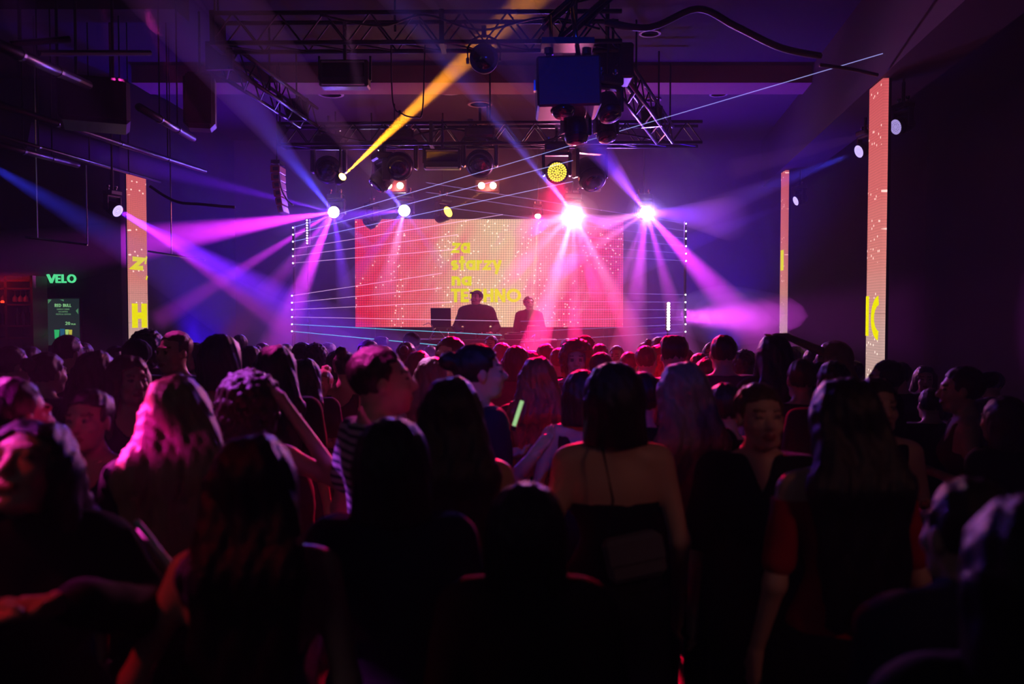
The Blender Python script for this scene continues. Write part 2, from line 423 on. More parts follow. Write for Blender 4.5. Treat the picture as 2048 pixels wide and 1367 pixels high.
def struct(name, mb, mat): return tag(mb.build(name, mat), kind='structure')
MATS = {}
def mat(name, c, rough=.6, metal=0., noise=0., scale=20., bump=0., spec=.5):
    if name in MATS: return MATS[name]
    m = bpy.data.materials.new(name); m.use_nodes = True; nt = m.node_tree; b = nt.nodes['Principled BSDF']
    b.inputs['Base Color'].default_value = (*c,1); b.inputs['Roughness'].default_value = rough; b.inputs['Metallic'].default_value = metal; b.inputs['Specular IOR Level'].default_value = spec
    if noise or bump:
        tc = nt.nodes.new('ShaderNodeTexCoord'); nz = nt.nodes.new('ShaderNodeTexNoise'); nz.inputs['Scale'].default_value = scale; nz.inputs['Detail'].default_value = 4
        nt.links.new(tc.outputs['Object'], nz.inputs['Vector'])
        if noise:
            mp = nt.nodes.new('ShaderNodeMapRange'); mp.inputs[3].default_value = 1-noise; mp.inputs[4].default_value = 1+noise
            mx = nt.nodes.new('ShaderNodeVectorMath'); mx.operation = 'SCALE'; mx.inputs[0].default_value = c
            nt.links.new(nz.outputs[0], mp.inputs[0]); nt.links.new(mp.outputs[0], mx.inputs['Scale']); nt.links.new(mx.outputs[0], b.inputs['Base Color'])
        if bump:
            bp = nt.nodes.new('ShaderNodeBump'); bp.inputs['Strength'].default_value = bump; bp.inputs['Distance'].default_value = .01
            nt.links.new(nz.outputs[0], bp.inputs['Height']); nt.links.new(bp.outputs[0], b.inputs['Normal'])
    MATS[name] = m; return m
def emit(name, c, s):
    if name in MATS: return MATS[name]
    m = bpy.data.materials.new(name); m.use_nodes = True; nt = m.node_tree; nt.nodes.clear()
    o = nt.nodes.new('ShaderNodeOutputMaterial'); e = nt.nodes.new('ShaderNodeEmission'); e.inputs[0].default_value = (*c,1); e.inputs[1].default_value = s
    nt.links.new(e.outputs[0], o.inputs['Surface']); MATS[name] = m; m.cycles.emission_sampling = 'NONE'; return m
def volume(name, dens=0., c=(1,1,1), ecol=None, es=0., g=0.):
    m = bpy.data.materials.new(name); m.use_nodes = True; nt = m.node_tree; nt.nodes.clear()
    o = nt.nodes.new('ShaderNodeOutputMaterial')
    if ecol is None:
        s = nt.nodes.new('ShaderNodeVolumeScatter'); s.inputs['Color'].default_value = (*c,1); s.inputs['Density'].default_value = dens; s.inputs['Anisotropy'].default_value = g
        nt.links.new(s.outputs[0], o.inputs['Volume'])
    else:
        e = nt.nodes.new('ShaderNodeEmission'); e.inputs[0].default_value = (*ecol,1); e.inputs[1].default_value = es; nt.links.new(e.outputs[0], o.inputs['Volume'])
    return m
BLACK = mat('black_paint', (.012,.012,.014), .45, noise=.3, scale=30)
HOUSING = mat('fixture_housing', (.02,.02,.024), .38, noise=.3, scale=25)
STEEL = mat('steel_tube', (.035,.035,.04), .35, .8)
CHROME = mat('chrome_tube', (.55,.55,.58), .2, 1.)
GLASS_DK = mat('dark_lens', (.008,.008,.012), .08, spec=.8)
CABLE = mat('cable_rubber', (.008,.008,.008), .6)
WALL = mat('painted_wall', (.006,.005,.006), .85, noise=.25, scale=3, bump=.2)
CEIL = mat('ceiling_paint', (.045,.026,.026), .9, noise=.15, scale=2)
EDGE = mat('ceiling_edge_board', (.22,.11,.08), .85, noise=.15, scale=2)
SOFFIT = mat('soffit_board', (.03,.02,.02), .85, noise=.15, scale=2)
FLOOR = mat('dance_floor', (.05,.045,.045), .35, noise=.4, scale=4)
BOARD = mat('dark_board', (.02,.018,.018), .6, noise=.3, scale=8)
TRIM = mat('ceiling_ring', (.35,.30,.28), .5)

# ---------------------------------------------------------------- the room
DR = Vector((226/FPX, 1, 0)); DR.normalize()                # the room's long direction
def along(p, Y): p = Vector(p); return p + DR*((Y-p.y)/DR.y)
ZC = 5.6
struct('floor', MB().box((0,7,-.1),(24,22,.2)), FLOOR)
struct('wall_back', MB().box((0,17.15,2.9),(24,.3,5.8)), mat('stage_wall', (.05,.03,.045), .85, noise=.25, scale=3, bump=.2))
struct('wall_front', MB().box((0,-4.15,2.9),(24,.3,5.8)), WALL)
ang = math.atan2(DR.x, DR.y)
RZ = Matrix.Rotation(-ang, 3, 'Z')
struct('wall_right', MB().box(along((7.2,8,2.9),7),(.3,23,5.8), RZ), WALL)
struct('wall_left', MB().box(along((-6.15,13.2,2.9),15.1),(.25,3.9,5.8), RZ), WALL)
struct('wall_bar', MB().box((-8.6,13.3,2.9),(5.1,.2,5.8)), WALL)
struct('wall_outer', MB().box((-11,7,2.9),(.3,22,5.8)), WALL)
struct('ceiling', MB().box((0,7,ZC+.1),(24,22,.2)), mat('ceiling_near', (.012,.007,.006), .9, noise=.2, scale=2))
# lower ceiling over the stage with its lit edge board
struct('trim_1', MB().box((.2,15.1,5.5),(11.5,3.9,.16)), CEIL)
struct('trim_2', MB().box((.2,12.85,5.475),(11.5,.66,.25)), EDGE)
# long downstand beam on the right above the light columns, cross beams
bp0 = along((3.95,9.3,0), -2); bp1 = along((3.95,9.3,0), 17)
bc = (bp0+bp1)/2; bc.x += .30; bc.z = 5.05
struct('trim_3', MB().box(bc,(.6,(bp1-bp0).length,1.1), RZ), SOFFIT)
struct('trim_4', MB().box((2.9,8.4,5.4),(2.2,.5,.4)), SOFFIT)
struct('trim_5', MB().box((-7.2,9.0,5.35),(7.5,.4,.5)), SOFFIT)
# air ducts and rails on the left ceiling
def duct(a, b, r, label, group=None):
    t = thing('ceiling_duct', label, 'duct', (0,0,0), group=group)
    MB().bar(a, b, r, 12).build('pipe', STEEL if r < .04 else BOARD, t, True)
    d = (b-a); n = max(2, int(d.length/1.5))
    for i in range(1, n+1):
        p = a + d*(i/(n+1)); MB().lathe(p-d.normalized()*.02, d, [(r*1.15,0),(r*1.15,.04)], 12).build('collar', STEEL, t)
        MB().bar(p, (p.x,p.y,ZC), .008, 6).build('hanger', STEEL, t)
duct(P(-60,64,4.6), P(176,170,6.6), .035, 'thin steel ceiling pipe at the top left, catching red light', 'ceiling pipes')
duct(P(278,214,7.5), P(386,277,9.2), .035, 'short curved-end steel ceiling pipe above the hanging left speaker line', 'ceiling pipes')
duct(P(-60,190,6.5), P(410,342,11.5), .03, 'long ceiling pipe running from the left edge toward the tall left light column', 'ceiling pipes')
duct(P(-60,255,7.0), P(320,363,11.8), .02, 'lowest thin ceiling pipe, ending above the left light column', 'ceiling pipes')
duct(P(-20,285,7.4), P(155,330,9.0), .03, 'ceiling rail over the bar with the blue-lit wash lamp', 'ceiling pipes')
for (a, b, k) in (((20,88,5.2),(140,78,5.4),'upper'),((78,106,5.4),(300,106,6.2),'lower')):
    t = tag(MB().bar(P(*a), P(*b), .02, 8).build('cable_tray', STEEL), f'{k} thin crosswise cable tray at the top left of the ceiling', 'cable tray', 'cable trays')
# recessed ceiling lamps (unlit)
for i, (x, y, lab) in enumerate(((1300,65,'round recessed ceiling lamp nearest the top edge, right of the big truss'),(1310,141,'round recessed ceiling lamp under the slung cable'),(1305,198,'round recessed ceiling lamp right of the hanging projector box'),(1297,238,'round recessed ceiling lamp just above the stage truss'),(1497,171,'round recessed ceiling lamp toward the right soffit beam'),(1437,187,'small recessed ceiling lamp left of the soffit beam'),(898,181,'wide round ceiling vent ring on the lit ceiling edge'),(960,207,'round ceiling ring behind the blue beam'),(662,187,'round ceiling ring right of the flood lamp'))):
    q = P(x, y, 10.); f = (5.58-2)/(q.z-2); c = EYE + (q-EYE)*f
    if c.y > 13.1: f = (5.41-2)/(q.z-2); c = EYE + (q-EYE)*f
    t = thing('ceiling_lamp', lab, 'ceiling lamp', c, group='recessed ceiling lamps')
    r = .14 if i < 6 else .2
    MB().lathe((0,0,-.02), (0,0,1), [(r*.8,.0),(r,0),(r,.03),(r*.8,.03)], 20, False).build('ring', TRIM, t)
    MB().lathe((0,0,0), (0,0,1), [(r*.78,0),(r*.5,.012)], 20).build('glass', GLASS_DK, t)

# ---------------------------------------------------------------- trusses
BR = {}
def truss(name, a, b, size, label, bay=.42, r=.025):
    a = Vector(a); b = Vector(b); L = (b-a).length; d = (b-a)/L
    t = thing(name, label, 'truss', a); t.rotation_euler = d.to_track_quat('X','Z').to_euler()
    h = size/2
    for y in (-h,h):
        for z in (-h,h): MB().bar((0,y,z),(L,y,z), r, 8).build('chord', STEEL, t, True)
    n = int(L/bay); bay = L/n
    key = (round(bay,3), size)
    if key not in BR:
        rr = r*.42
        m1 = MB().bar((0,0,-h),(bay/2,0,h), rr, 5).me('brace'); m2 = MB().bar((bay/2,0,h),(bay,0,-h), rr, 5).me('brace'); m3 = MB().bar((0,-h,0),(bay,h,0), rr, 5).me('brace')
        for m in (m1,m2,m3): m.materials.append(STEEL)
        BR[key] = (m1,m2,m3)
    m1, m2, m3 = BR[key]
    for i in range(n):
        for y in (-h,h):
            add('brace', m1, t, (i*bay,y,0)); add('brace', m2, t, (i*bay,y,0))
        add('brace', m3, t, (i*bay,0,-h))
    for k in (0, n//2, n-1):
        q = a+d*(k*bay)
        if abs(d.z) < .25 and q.z < 5.3:
            ln = (5.45 if q.y > 12.4 else 5.55)-q.z; M_ = t.rotation_euler.to_matrix().inverted(); u_ = M_ @ Vector((0,0,1)); MB().bar((k*bay,0,0), Vector((k*bay,0,0))+u_*ln, .012).build('hanger', STEEL, t)
    for k in range(0, n, 5):
        x = k*bay
        MB().box((x+.03,0,0),(.05,size+.05,size+.05)).build('frame_plate', STEEL, t)
    return t
truss('lighting_truss', P(430,66,8.9), P(1240,62,8.9), .30, 'large front lighting truss across the top of the picture')
truss('lighting_truss', P(560,272,12.25), P(1400,268,12.25), .29, 'rear lighting truss above the stage screen, carrying the moving heads')
truss('lighting_truss', P(437,110,9.2), P(617,235,12.1), .25, 'left side truss running from the front truss to the rear one')
truss('lighting_truss', P(1215,110,9.2), P(1330,270,12.1), .22, 'right side truss running from the front truss back to the stage')
truss('lighting_truss', P(1225,-40,8.6), P(1100,70,8.6), .22, 'short truss stub above the projector box at the top edge')
# slung cables
def cable(name, pts, r, label, cat='cable', m=CABLE, group=None):
    P_ = [Vector(p) for p in pts]; out = []
    for i in range(len(P_)-1):
        p0 = P_[max(i-1,0)]; p1 = P_[i]; p2 = P_[i+1]; p3 = P_[min(i+2,len(P_)-1)]
        for k in range(6):
            t = k/6; out.append(.5*((2*p1)+(p2-p0)*t+(2*p0-5*p1+4*p2-p3)*t*t+(3*p1-p0-3*p2+p3)*t**3))
    out.append(P_[-1])
    return tag(MB().tube(out, r).build(name, m, None, True), label, cat, group)
cable('slung_cable', [P(1210,44,8.6),P(1300,55,8.6),P(1395,18,8.6),P(1470,52,8.6),P(1560,95,8.6),P(1640,112,8.8)], .035, 'thick black cable slung in swags under the ceiling right of the front truss')
cable('slung_cable', [P(1640,130,8.8),P(1700,138,8.9),P(1755,150,9.0)], .02, 'thin cable pair running to the top of the tall right light column')
cable('slung_cable', [P(782,90,8.9),P(786,205,9),P(805,228,9),P(832,234,9),P(845,220,9),P(850,90,8.9)], .008, 'thin black cable loop hanging before the lit ceiling edge')
cable('slung_cable', [P(640,30,8.7),P(760,52,8.7),P(850,30,8.7),P(960,60,8.7),P(1090,35,8.7),P(1200,58,8.7)], .012, 'black cable draped along the front truss')
cable('slung_cable', [P(640,262,12.1),P(760,285,12.1),P(900,258,12.1),P(1040,290,12.1),P(1180,262,12.1),P(1330,282,12.1)], .014, 'black cable draped along the rear truss')
cable('slung_cable', [P(556,315,12.4),P(561,370,12.3),P(573,398,12.2),P(586,410,12.1)], .012, 'white cable hanging beside the speaker line', m=mat('white_cable',(.6,.6,.6),.5))
cable('slung_cable', [P(300,372,11),P(330,392,11),P(360,405,11),P(400,408,11),P(440,412,11),P(470,414,11)], .02, 'wavy cable festoon right of the left light column')
# hanging thin frames on the left
for (pts, lab) in ((((75,300,9),(75,476,9),(50,474,9),(175,489,9),(172,330,9)),'thin hanging metal frame over the bar at the far left'),(((343,380,11),(343,508,11),(296,502,11),(410,520,11)),'thin hanging metal frame right of the left light column')):
    t = thing('hanging_frame', lab, 'hanging frame')
    q = [P(*p) for p in pts]; q[0].z = 5.59; q[0].x, q[0].y = q[1].x, q[1].y
    MB().bar(q[0],q[1],.008).build('drop_rod', CHROME, t); MB().bar(q[2],q[3],.012).build('cross_rod', CHROME, t)
    if len(q) > 4: MB().bar(q[3],q[4],.006).build('drop_rod', CHROME, t)

# ---------------------------------------------------------------- light fixtures
def vec(yaw, pitch): return Vector((math.sin(R(yaw))*math.cos(R(pitch)), math.cos(R(yaw))*math.cos(R(pitch)), math.sin(R(pitch))))
def moving_head(loc, aim, label, lens=GLASS_DK, s=1.0, group='moving heads over the stage', base=True, cells=False, pole=0.):
    """hanging moving head: base box on clamps, fork, drum-shaped head looking along aim; loc = centre of the drum"""
    aim = Vector(aim).normalized()
    t = thing('moving_head', label, 'stage light', loc, group=group)
    pan = math.atan2(aim.x, aim.y); Rz = Matrix.Rotation(-pan, 3, 'Z')
    if base:
        MB().box((0,0,.33*s),(.34*s,.26*s,.12*s), Rz, .025*s).build('base', HOUSING, t)
        for q in (-1,1):
            MB().lathe(Rz @ Vector((q*.11*s,0,.39*s)), (0,0,1), [(.02*s,0),(.02*s,.05*s),(.035*s,.06*s),(.035*s,.10*s)], 10).build('clamp', CHROME, t)
        top = (5.45-loc.z) if pole else .49*s+.16
        MB().bar((0,0,.39*s),(0,0,top), .012 if pole else .02).build('drop_pole', STEEL, t)
        MB().box((0,0,.255*s),(.40*s,.11*s,.05*s), Rz, .01*s).build('yoke', HOUSING, t)
        for q in (-1,1): MB().box(Rz @ Vector((q*.185*s,0,.11*s)),(.045*s,.13*s,.32*s), Rz, .014*s).build('yoke_arm', HOUSING, t)
    MB().lathe((0,0,0), aim, [(.07*s,-.20*s),(.13*s,-.16*s),(.150*s,-.05*s),(.155*s,.08*s),(.140*s,.15*s),(.125*s,.155*s)], 24).build('head', HOUSING, t, True)
    MB().lathe((0,0,0), aim, [(.155*s,.05*s),(.162*s,.06*s),(.162*s,.09*s),(.155*s,.10*s)], 24, False).build('bezel', STEEL, t)
    if cells:
        q = aim.to_track_quat('Z','Y')
        MB().lathe((0,0,0), aim, [(.12*s,.150*s),(.12*s,.160*s)], 24).build('lens_plate', GLASS_DK, t)
        me = MB().lathe((0,0,0),(0,0,1),[(.0155*s,0),(.0155*s,.008*s),(.006*s,.014*s)],8).me('lens_cell'); me.materials.append(lens)
        rings = [(0,1),(.031,6),(.062,12),(.093,18),(.119,24)]
        for rr, n in rings:
            for i in range(n):
                a = 2*math.pi*i/n + rr*9
                o = add('lens_cell', me, t, q @ Vector((rr*s*math.cos(a), rr*s*math.sin(a), .158*s))); o.rotation_euler = q.to_euler()
    else:
        MB().lathe((0,0,0), aim, [(.118*s,.150*s),(.118*s,.160*s),(.06*s,.172*s)], 24).build('lens', lens, t, True)
    return t
HOT = emit('lamp_white_hot', (1,.93,.88), 60)
BEAM = volume('beam_haze', BEAM_DENS)
def spot(o, tgt, half, c, p, size=.02, blend=1.0, owner=None, L=None):
    """a lamp throwing one beam, with an added cone of denser haze shaped to show that beam"""
    if owner is not None:
        d = (Vector(tgt)-Vector(o)); L = L or d.length*1.6; d.normalize()
        r0 = .015; a = Vector(o)-owner.location
        MB().lathe(a+d*.02, d, [(r0,0),(r0+L*math.tan(R(half))*.92, L)], 18).build('beam_haze_cone', BEAM, owner)  # added haze cone in the shape of the beam, so that it shows
    return link_light('beam_and_added_lamp', 'SPOT', o, c, p*BEAM_POWER, tgt, size=size, half=half, blend=blend)
MAG = (.60,.02,.72); VIO = (.16,.01,1.0); BLU = (.04,.04,1.0); PNK = (1.0,.20,.42)
def burst(px, py, Y, aim, label, beams, glow, s=.8):
    o = P(px, py, Y); a = Vector(aim).normalized()
    t = moving_head(o, a, label, HOT, s, pole=.5)
    f = o + a*.15
    for (x, y, YY, half, c, p) in beams:
        d = (P(x,y,YY)-f).normalized(); spot(f + d*.02, P(x,y,YY), half*1.2, c, p, owner=t, L=min(7.5 if p >= 4000 else 3.6, (f.z-1.0)/-d.z) if d.z < -.12 else max((P(x,y,YY)-f).length*1.5, 4.5))
    link_light('lamp_glow', 'SPOT', f + a*.10, glow[0], glow[1], f+Vector((-.15*px/FPX,-1,-.38)), size=.06, half=55, blend=.9)
burst(672,425,14.6,(-.10,-1,-.05),'blazing moving head at the left end above the screen',
 [(400,466,13.7,5.2,MAG,9000),(520,388,13.8,2.5,VIO,1500),(470,545,13,2.4,MAG,3900),(520,600,11,2.0,MAG,2600),(590,560,11,1.6,MAG,1200),(555,690,11,3.0,MAG,9000),(700,640,11,2.0,VIO,2200),(745,500,11,.9,BLU,900),(480,190,8,1.2,BLU,9000)],((.16,.05,1),420))
burst(810,422,14.6,(.03,-1,-.05),'blazing moving head above the left third of the screen',
 [(640,436,12,2.6,VIO,2500),(735,520,12,1.6,VIO,900),(780,540,12,2.2,PNK,2200),(865,500,12,1.0,VIO,500),(600,165,8,1.2,BLU,9000)],((.14,.07,1),380))
burst(1145,428,14.6,(.02,-1,-.05),'brightest white moving head above the right half of the screen',
 [(1075,448,12,2.4,PNK,3500),(1050,520,12,1.8,PNK,2500),(1085,640,12,2.8,PNK,6500),(1150,640,12,1.5,PNK,2500),(1235,600,12,2.4,PNK,5000),(1200,600,11,1.6,PNK,1500),(1230,450,12,2.4,VIO,2500),(800,-20,7,1.2,(.12,.10,1),26000)],((1,.20,.48),1300), .9)
burst(1288,425,14.6,(.12,-1,-.05),'blazing moving head right of the screen, sending a wide beam down right',
 [(1190,452,12,2.4,PNK,3000),(1150,520,12,1.8,PNK,2200),(1215,640,11,1.6,MAG,2500),(1262,660,11,2.6,MAG,6500),(1365,680,11,2.0,MAG,5000),(1560,720,10,3.2,MAG,13000),(1400,432,12,4.0,VIO,3500),(1110,185,9,2.2,VIO,9000),(990,40,7,1.1,BLU,12000)],((.28,.10,1),950))
# orange, red and yellow ones
moving_head(P(658,338,12.55), (.05,-1,-.25), 'dark moving head at the left end of the rear truss', GLASS_DK, 1.25)
def beam_head(px, py, Y, tgt, label, lens, sc_, half, c, p, L, group='moving heads over the stage', size=.01, **kw):
    o = P(px,py,Y); d = (Vector(tgt)-o).normalized()
    t = moving_head(o, d, label, lens, sc_, group=group, **kw)
    spot(o+d*(.185*sc_), tgt, half, c, p, owner=t, L=L, size=size)
    return t
ob = beam_head(680,358,11.9,P(965,88,9.6),'small moving head throwing the orange beam up to the right', emit('lamp_orange',(1,.55,.05),30), .45, 2.6, (1,.30,.01), 17000, 4.3, base=False)
MB().tube([(0,.03,.02),(-.05,.08,.12),(-.06,.30,.25),(-.06,.34,.50)],.018).build('bracket', HOUSING, ob)
moving_head(P(800,330,12.2), (0,-1,-.35), 'dark moving head on the rear truss, left of the strobe panel', GLASS_DK, 1.25)
moving_head(P(765,358,12.2), (-.6,-.3,-.75), 'dark moving head turned down to the left, beside the pair of warm lamps', GLASS_DK, .95)
moving_head(P(960,325,12.2), (0,-1,-.35), 'dark moving head on the rear truss, right of the strobe panel', GLASS_DK, 1.25)
moving_head(P(1113,345,12.2), (0,-1,-.12), 'wash moving head with a disc of glowing yellow lens cells', emit('lamp_yellow',(1,.78,.08),1.25), 1.02, cells=True)
moving_head(P(1180,348,12.4), (.25,-.6,-.75), 'dark moving head on the rear truss, right of the yellow-celled one', GLASS_DK, 1.25)
link_light('red_wash', 'SPOT', P(1113,350,11.95), (1,.0,.05), 15000, P(1110,695,7.6), size=.1, half=14, blend=.7)
link_light('red_wash', 'SPOT', P(1113,352,11.95), (1,.0,.16), 5200, P(1113,450,11.85), size=.1, half=30)
beam_head(886,429,14.7,P(1000,364,13.9),'dark moving head hanging over the top edge of the screen with a yellow lens', emit('lamp_yellow2',(1,.55,.05),6), .8, 1.1, (1,.35,.04), 1500, 3.2, pole=.5)
moving_head(P(744,440,14.7), (-.6,-.35,-.6), 'dark moving head dipping into the upper left corner of the screen', GLASS_DK, .8, pole=.5)
beam_head(1076,427,14.7,P(1066,600,13.3),'small moving head sending a pale yellow beam down the screen', HOT, .42, 1.8, (1,.60,.20), 1500, 2.4, pole=.6)
# pairs of small warm lamps behind the truss
def blinder(px, py, n, label):
    t = thing('blinder_lamp', label, 'stage light', P(px,py,14.0), group='warm blinder lamps')
    w_ = .19
    MB().box((w_*(n-1)/2,.06,0),(w_*n+.02,.10,.22), None, .02).build('housing', HOUSING, t)
    for i in range(n): MB().lathe((w_*i,0,0),(0,-1,0),[(.055,-.01),(.055,.01),(.03,.022)],20).build('lamp_lens', emit('lamp_warm',(1,.72,.42),9), t, True)
    MB().bar((w_*(n-1)/2,.06,.1),(w_*(n-1)/2,.06,5.44-t.location.z),.012).build('drop_pole', STEEL, t)
    link_light('blinder_glow','POINT',P(px,py,13.8)+Vector((w_*(n-1)/2,0,0)),(1,.12,.09),24,size=.05)
blinder(777,371,2,'pair of small warm lamps glowing at left behind the rear truss')
blinder(963,371,2,'pair of small warm lamps glowing above the middle of the screen')
blinder(1190,368,1,'single small warm lamp glowing right of the yellow-celled moving head')
# strobe panels
def strobe(loc, w_, h_, d_, label):
    t = thing('strobe_panel', label, 'stage light', loc, group='strobe panels')
    MB().box((0,0,0),(w_,d_,h_),None,.015).build('housing', HOUSING, t)
    MB().box((0,-d_/2-.005,h_*.10),(w_*.84,.02,h_*.5)).build('diffuser', GLASS_DK, t)
    for z in (h_*.38,-h_*.45): MB().box((0,-d_/2-.02,z),(w_*.86,.03,h_*.05)).build('reflector_rim', mat('pale_rim',(.5,.45,.45),.3,.6), t)
    for q in (-1,1): MB().box((q*(w_/2+.012),0,h_*.25),(.02,.03,h_*.9)).build('bracket', STEEL, t)
    MB().bar((0,0,h_/2),(0,0,h_/2+.42),.02).build('clamp', CHROME, t)
strobe(P(885,319,12.1), .52,.28,.16,'rectangular strobe panel on the rear truss between two moving heads')
strobe(P(690,150,8.8), .50,.27,.18,'rectangular flood lamp hanging under the left part of the front truss')
# par can by the front truss
pc = P(968,118,8.7); t = thing('par_can', 'round theatre lamp with a magenta glint hanging from the front truss', 'stage light', pc)
MB().lathe((0,0,0),(0,-1,-.15),[(.07,-.28),(.12,-.24),(.135,-.05),(.145,.0),(.145,.06),(.135,.06)],24).build('body', HOUSING, t, True)
MB().lathe((0,0,0),(0,-1,-.15),[(.13,.045),(.10,.065),(.03,.078)],24).build('lens', GLASS_DK, t, True)
MB().tube([(-.16,0,-.02),(-.17,0,.10),(-.12,0,.19),(-.04,0,.23),(.04,0,.23),(.12,0,.19),(.17,0,.10),(.16,0,-.02)],.012).build('yoke', STEEL, t)
MB().bar((0,0,.22),(0,0,.33),.025).build('clamp', CHROME, t)
MB().lathe((-.15,0,-.02),(-1,0,0),[(.03,0),(.03,.03)],10).build('knob', HOUSING, t)
# projector box with hanging gear
pb = P(1134,178,8.3); t = thing('projector_box', 'large dark projector hush box hanging under the front truss, lit blue', 'projector', pb)
PB = mat('projector_shell',(.05,.05,.06),.5,noise=.2,scale=10)
MB().box((0,0,0),(.60,.62,.47),Matrix.Rotation(R(-1.5),3,'Y'),.02).build('housing', PB, t)
MB().lathe((-.05,-.20,-.24),(0,-.3,-1),[(.10,0),(.12,.02),(.085,.07)],20).build('lens', GLASS_DK, t, True)
MB().box((-.31,-.1,.0),(.03,.08,.10)).build('latch', CHROME, t)
for q in (-.18,.18): MB().lathe((q,-.1,.24),(0,0,1),[(.03,0),(.03,.05),(.045,.06),(.045,.12)],12).build('clamp', CHROME, t)
MB().bar((.11,-.1,.24),(.04,-.1,.74),.022,12).build('chrome_pole', CHROME, t, True)
MB().bar((-.14,.1,.24),(-.16,.1,.74),.02,12).build('chrome_pole', CHROME, t, True)
MB().box((0,.0,.42),(.5,.3,.06)).build('hanging_frame', STEEL, t)
moving_head(P(1152,262,8.5), (.05,-.12,-1), 'dark moving head pointing straight down below the projector box', GLASS_DK, .75, pole=1, group='gear around the projector box')
moving_head(P(1216,215,8.8), (.2,-.4,-.9), 'dark moving head hanging at the right of the projector box', GLASS_DK, .8, pole=1, group='gear around the projector box')
moving_head(P(1212,262,9.6), (.1,-.3,-.9), 'smaller dark moving head behind the right side of the projector box', GLASS_DK, .7, pole=1, group='gear around the projector box')
t = thing('loudspeaker', 'black loudspeaker box hanging above and right of the projector box', 'loudspeaker', P(1226,130,9.4))
MB().box((0,0,0),(.40,.40,.38),None,.02).build('cabinet', BLACK, t); MB().box((0,-.205,0),(.36,.02,.34)).build('grille', mat('speaker_grille',(.02,.02,.02),.7,bump=1,scale=300), t); MB().bar((0,0,.19),(0,0,.5),.015).build('hanger', STEEL, t)
t = thing('loudspeaker', 'large dark loudspeaker box hanging from the ceiling at the upper left', 'loudspeaker', P(190,210,7.0))
MB().box((0,0,0),(.52,.5,.36),Matrix.Rotation(R(25),3,'Z'),.03).build('cabinet', BLACK, t); MB().box((.1,-.24,0),(.44,.02,.30),Matrix.Rotation(R(25),3,'Z')).build('grille', MATS['speaker_grille'], t)
for q in (-.15,.15): MB().bar((q,0,.18),(q,0,1.4),.012).build('hanger', STEEL, t)
t = thing('loudspeaker', 'rounded dark loudspeaker hanging right of the big upper left box', 'loudspeaker', P(400,205,8.6))
MB().box((0,0,0),(.30,.3,.55),Matrix.Rotation(R(15),3,'Z'),.05).build('cabinet', BLACK, t); MB().box((.04,-.15,0),(.24,.02,.48),Matrix.Rotation(R(15),3,'Z')).build('grille', MATS['speaker_grille'], t); MB().bar((0,0,.27),(0,0,.9),.012).build('hanger', STEEL, t)
# curved line of hanging cabinets, left of the screen
la = P(556,340,12.5); t = thing('speaker_line', 'curved line of hanging speaker cabinets left of the stage with sides painted red as if lit', 'loudspeaker', la)
RED = mat('cabinet_lit_red',(.42,.10,.07),.5,noise=.3,scale=6)  # red stage light painted into the cabinet colour
z = .05; x = 0.; a = 0.
MB().box((0,0,.10),(.13,.3,.05)).build('rigging_bar', STEEL, t)
MB().bar((-.02,0,.12),(0,0,5.58-la.z),.008).build('hanger', STEEL, t)
for k in range(6):
    hgt = .115; Rr = Matrix.Rotation(R(a),3,'Y')
    wd = .14 - .012*k
    MB().box((x,0,z-hgt/2),(wd,.34,hgt-.012),Rr,.008).build('cabinet', RED, t)
    MB().box((x+.01,-.172,z-hgt/2),(wd*.55,.012,hgt*.45),Rr).build('slot', BLACK, t)
    x += .006+.004*k; z -= hgt; a -= 3.0
for i, (x_, y_) in enumerate(()): pass
# side wash lamps
def wash(px, py, Y, tgt, label, hot, s, half, c, p, L):
    t = beam_head(px,py,Y,tgt,label,emit('lamp_violet_%d' % int(hot*10),(.55,.42,1),hot), s, half, c, p, L, group='violet side wash lamps', size=.04, cells=True)
    MB().bar((0,0,.39*s),(0,0,5.58-t.location.z),.012).build('drop_pole', STEEL, t)
    return t
lw = wash(225,416,9.4,P(560,600,8.7),'violet side wash lamp at left, beside the tall left light column',1.6,.5,5.0,VIO,4200,6.5)
spot(lw.location+Vector((.09,-.02,-.01)), P(480,590,9.0), 3.0, MAG, 2500, owner=lw, L=5)
wash(1601,398,15.0,P(1390,480,14.7),'violet side wash lamp between the two right light columns, seen edge-on',1.6,.6,4.5,(.10,.04,1),2000,5)
wash(1730,298,11.0,P(1540,372,10.7),'violet side wash lamp half hidden by the tall right light column',1.4,.6,4.0,BLU,450,4)
wash(1806,250,9.2,P(1500,330,8.7),'violet side wash lamp right of the tall right light column',.7,.6,3.0,BLU,150,2)
fl = wash(-70,300,8.5,P(300,520,9.5),'violet side wash lamp just outside the left picture edge',1.4,.5,7.0,(.03,.04,1),230,6.5)
# added floor lamps, unseen behind the crowd, tinting the side haze blue
for (px, c, p_, tg) in ((420,(.10,.02,1),500,(400,470,14.5)),(590,(.22,.03,1),260,(560,520,14.5)),(1450,(.14,.02,1),600,(1460,440,14.5)),(1330,(.30,.03,1),300,(1330,480,14.5))):
    q = P(px,700,15.6); q.z = .9
    t = thing('added_floor_wash', 'added wash lamp on the stage floor %s, hidden behind the crowd' % {420:'at far left',590:'left of the screen',1450:'at far right',1330:'right of the screen'}[px], 'stage light', q)
    MB().box((0,0,-.12),(.24,.2,.10),None,.02).build('base', HOUSING, t); MB().lathe((0,0,0),(0,-.3,1),[(.09,-.1),(.12,0),(.12,.08)],20).build('head', HOUSING, t)
    MB().lathe((0,0,0),(0,-.3,1),[(.11,.081),(.09,.09)],20).build('lens', emit('lamp_blue',(.2,.1,1),4), t)
    link_light('added_floor_wash_lamp','SPOT',q+Vector((0,-.05,.15)),(c[0]*.35,0,1),p_*2.5,P(*tg),size=.1,half=36)

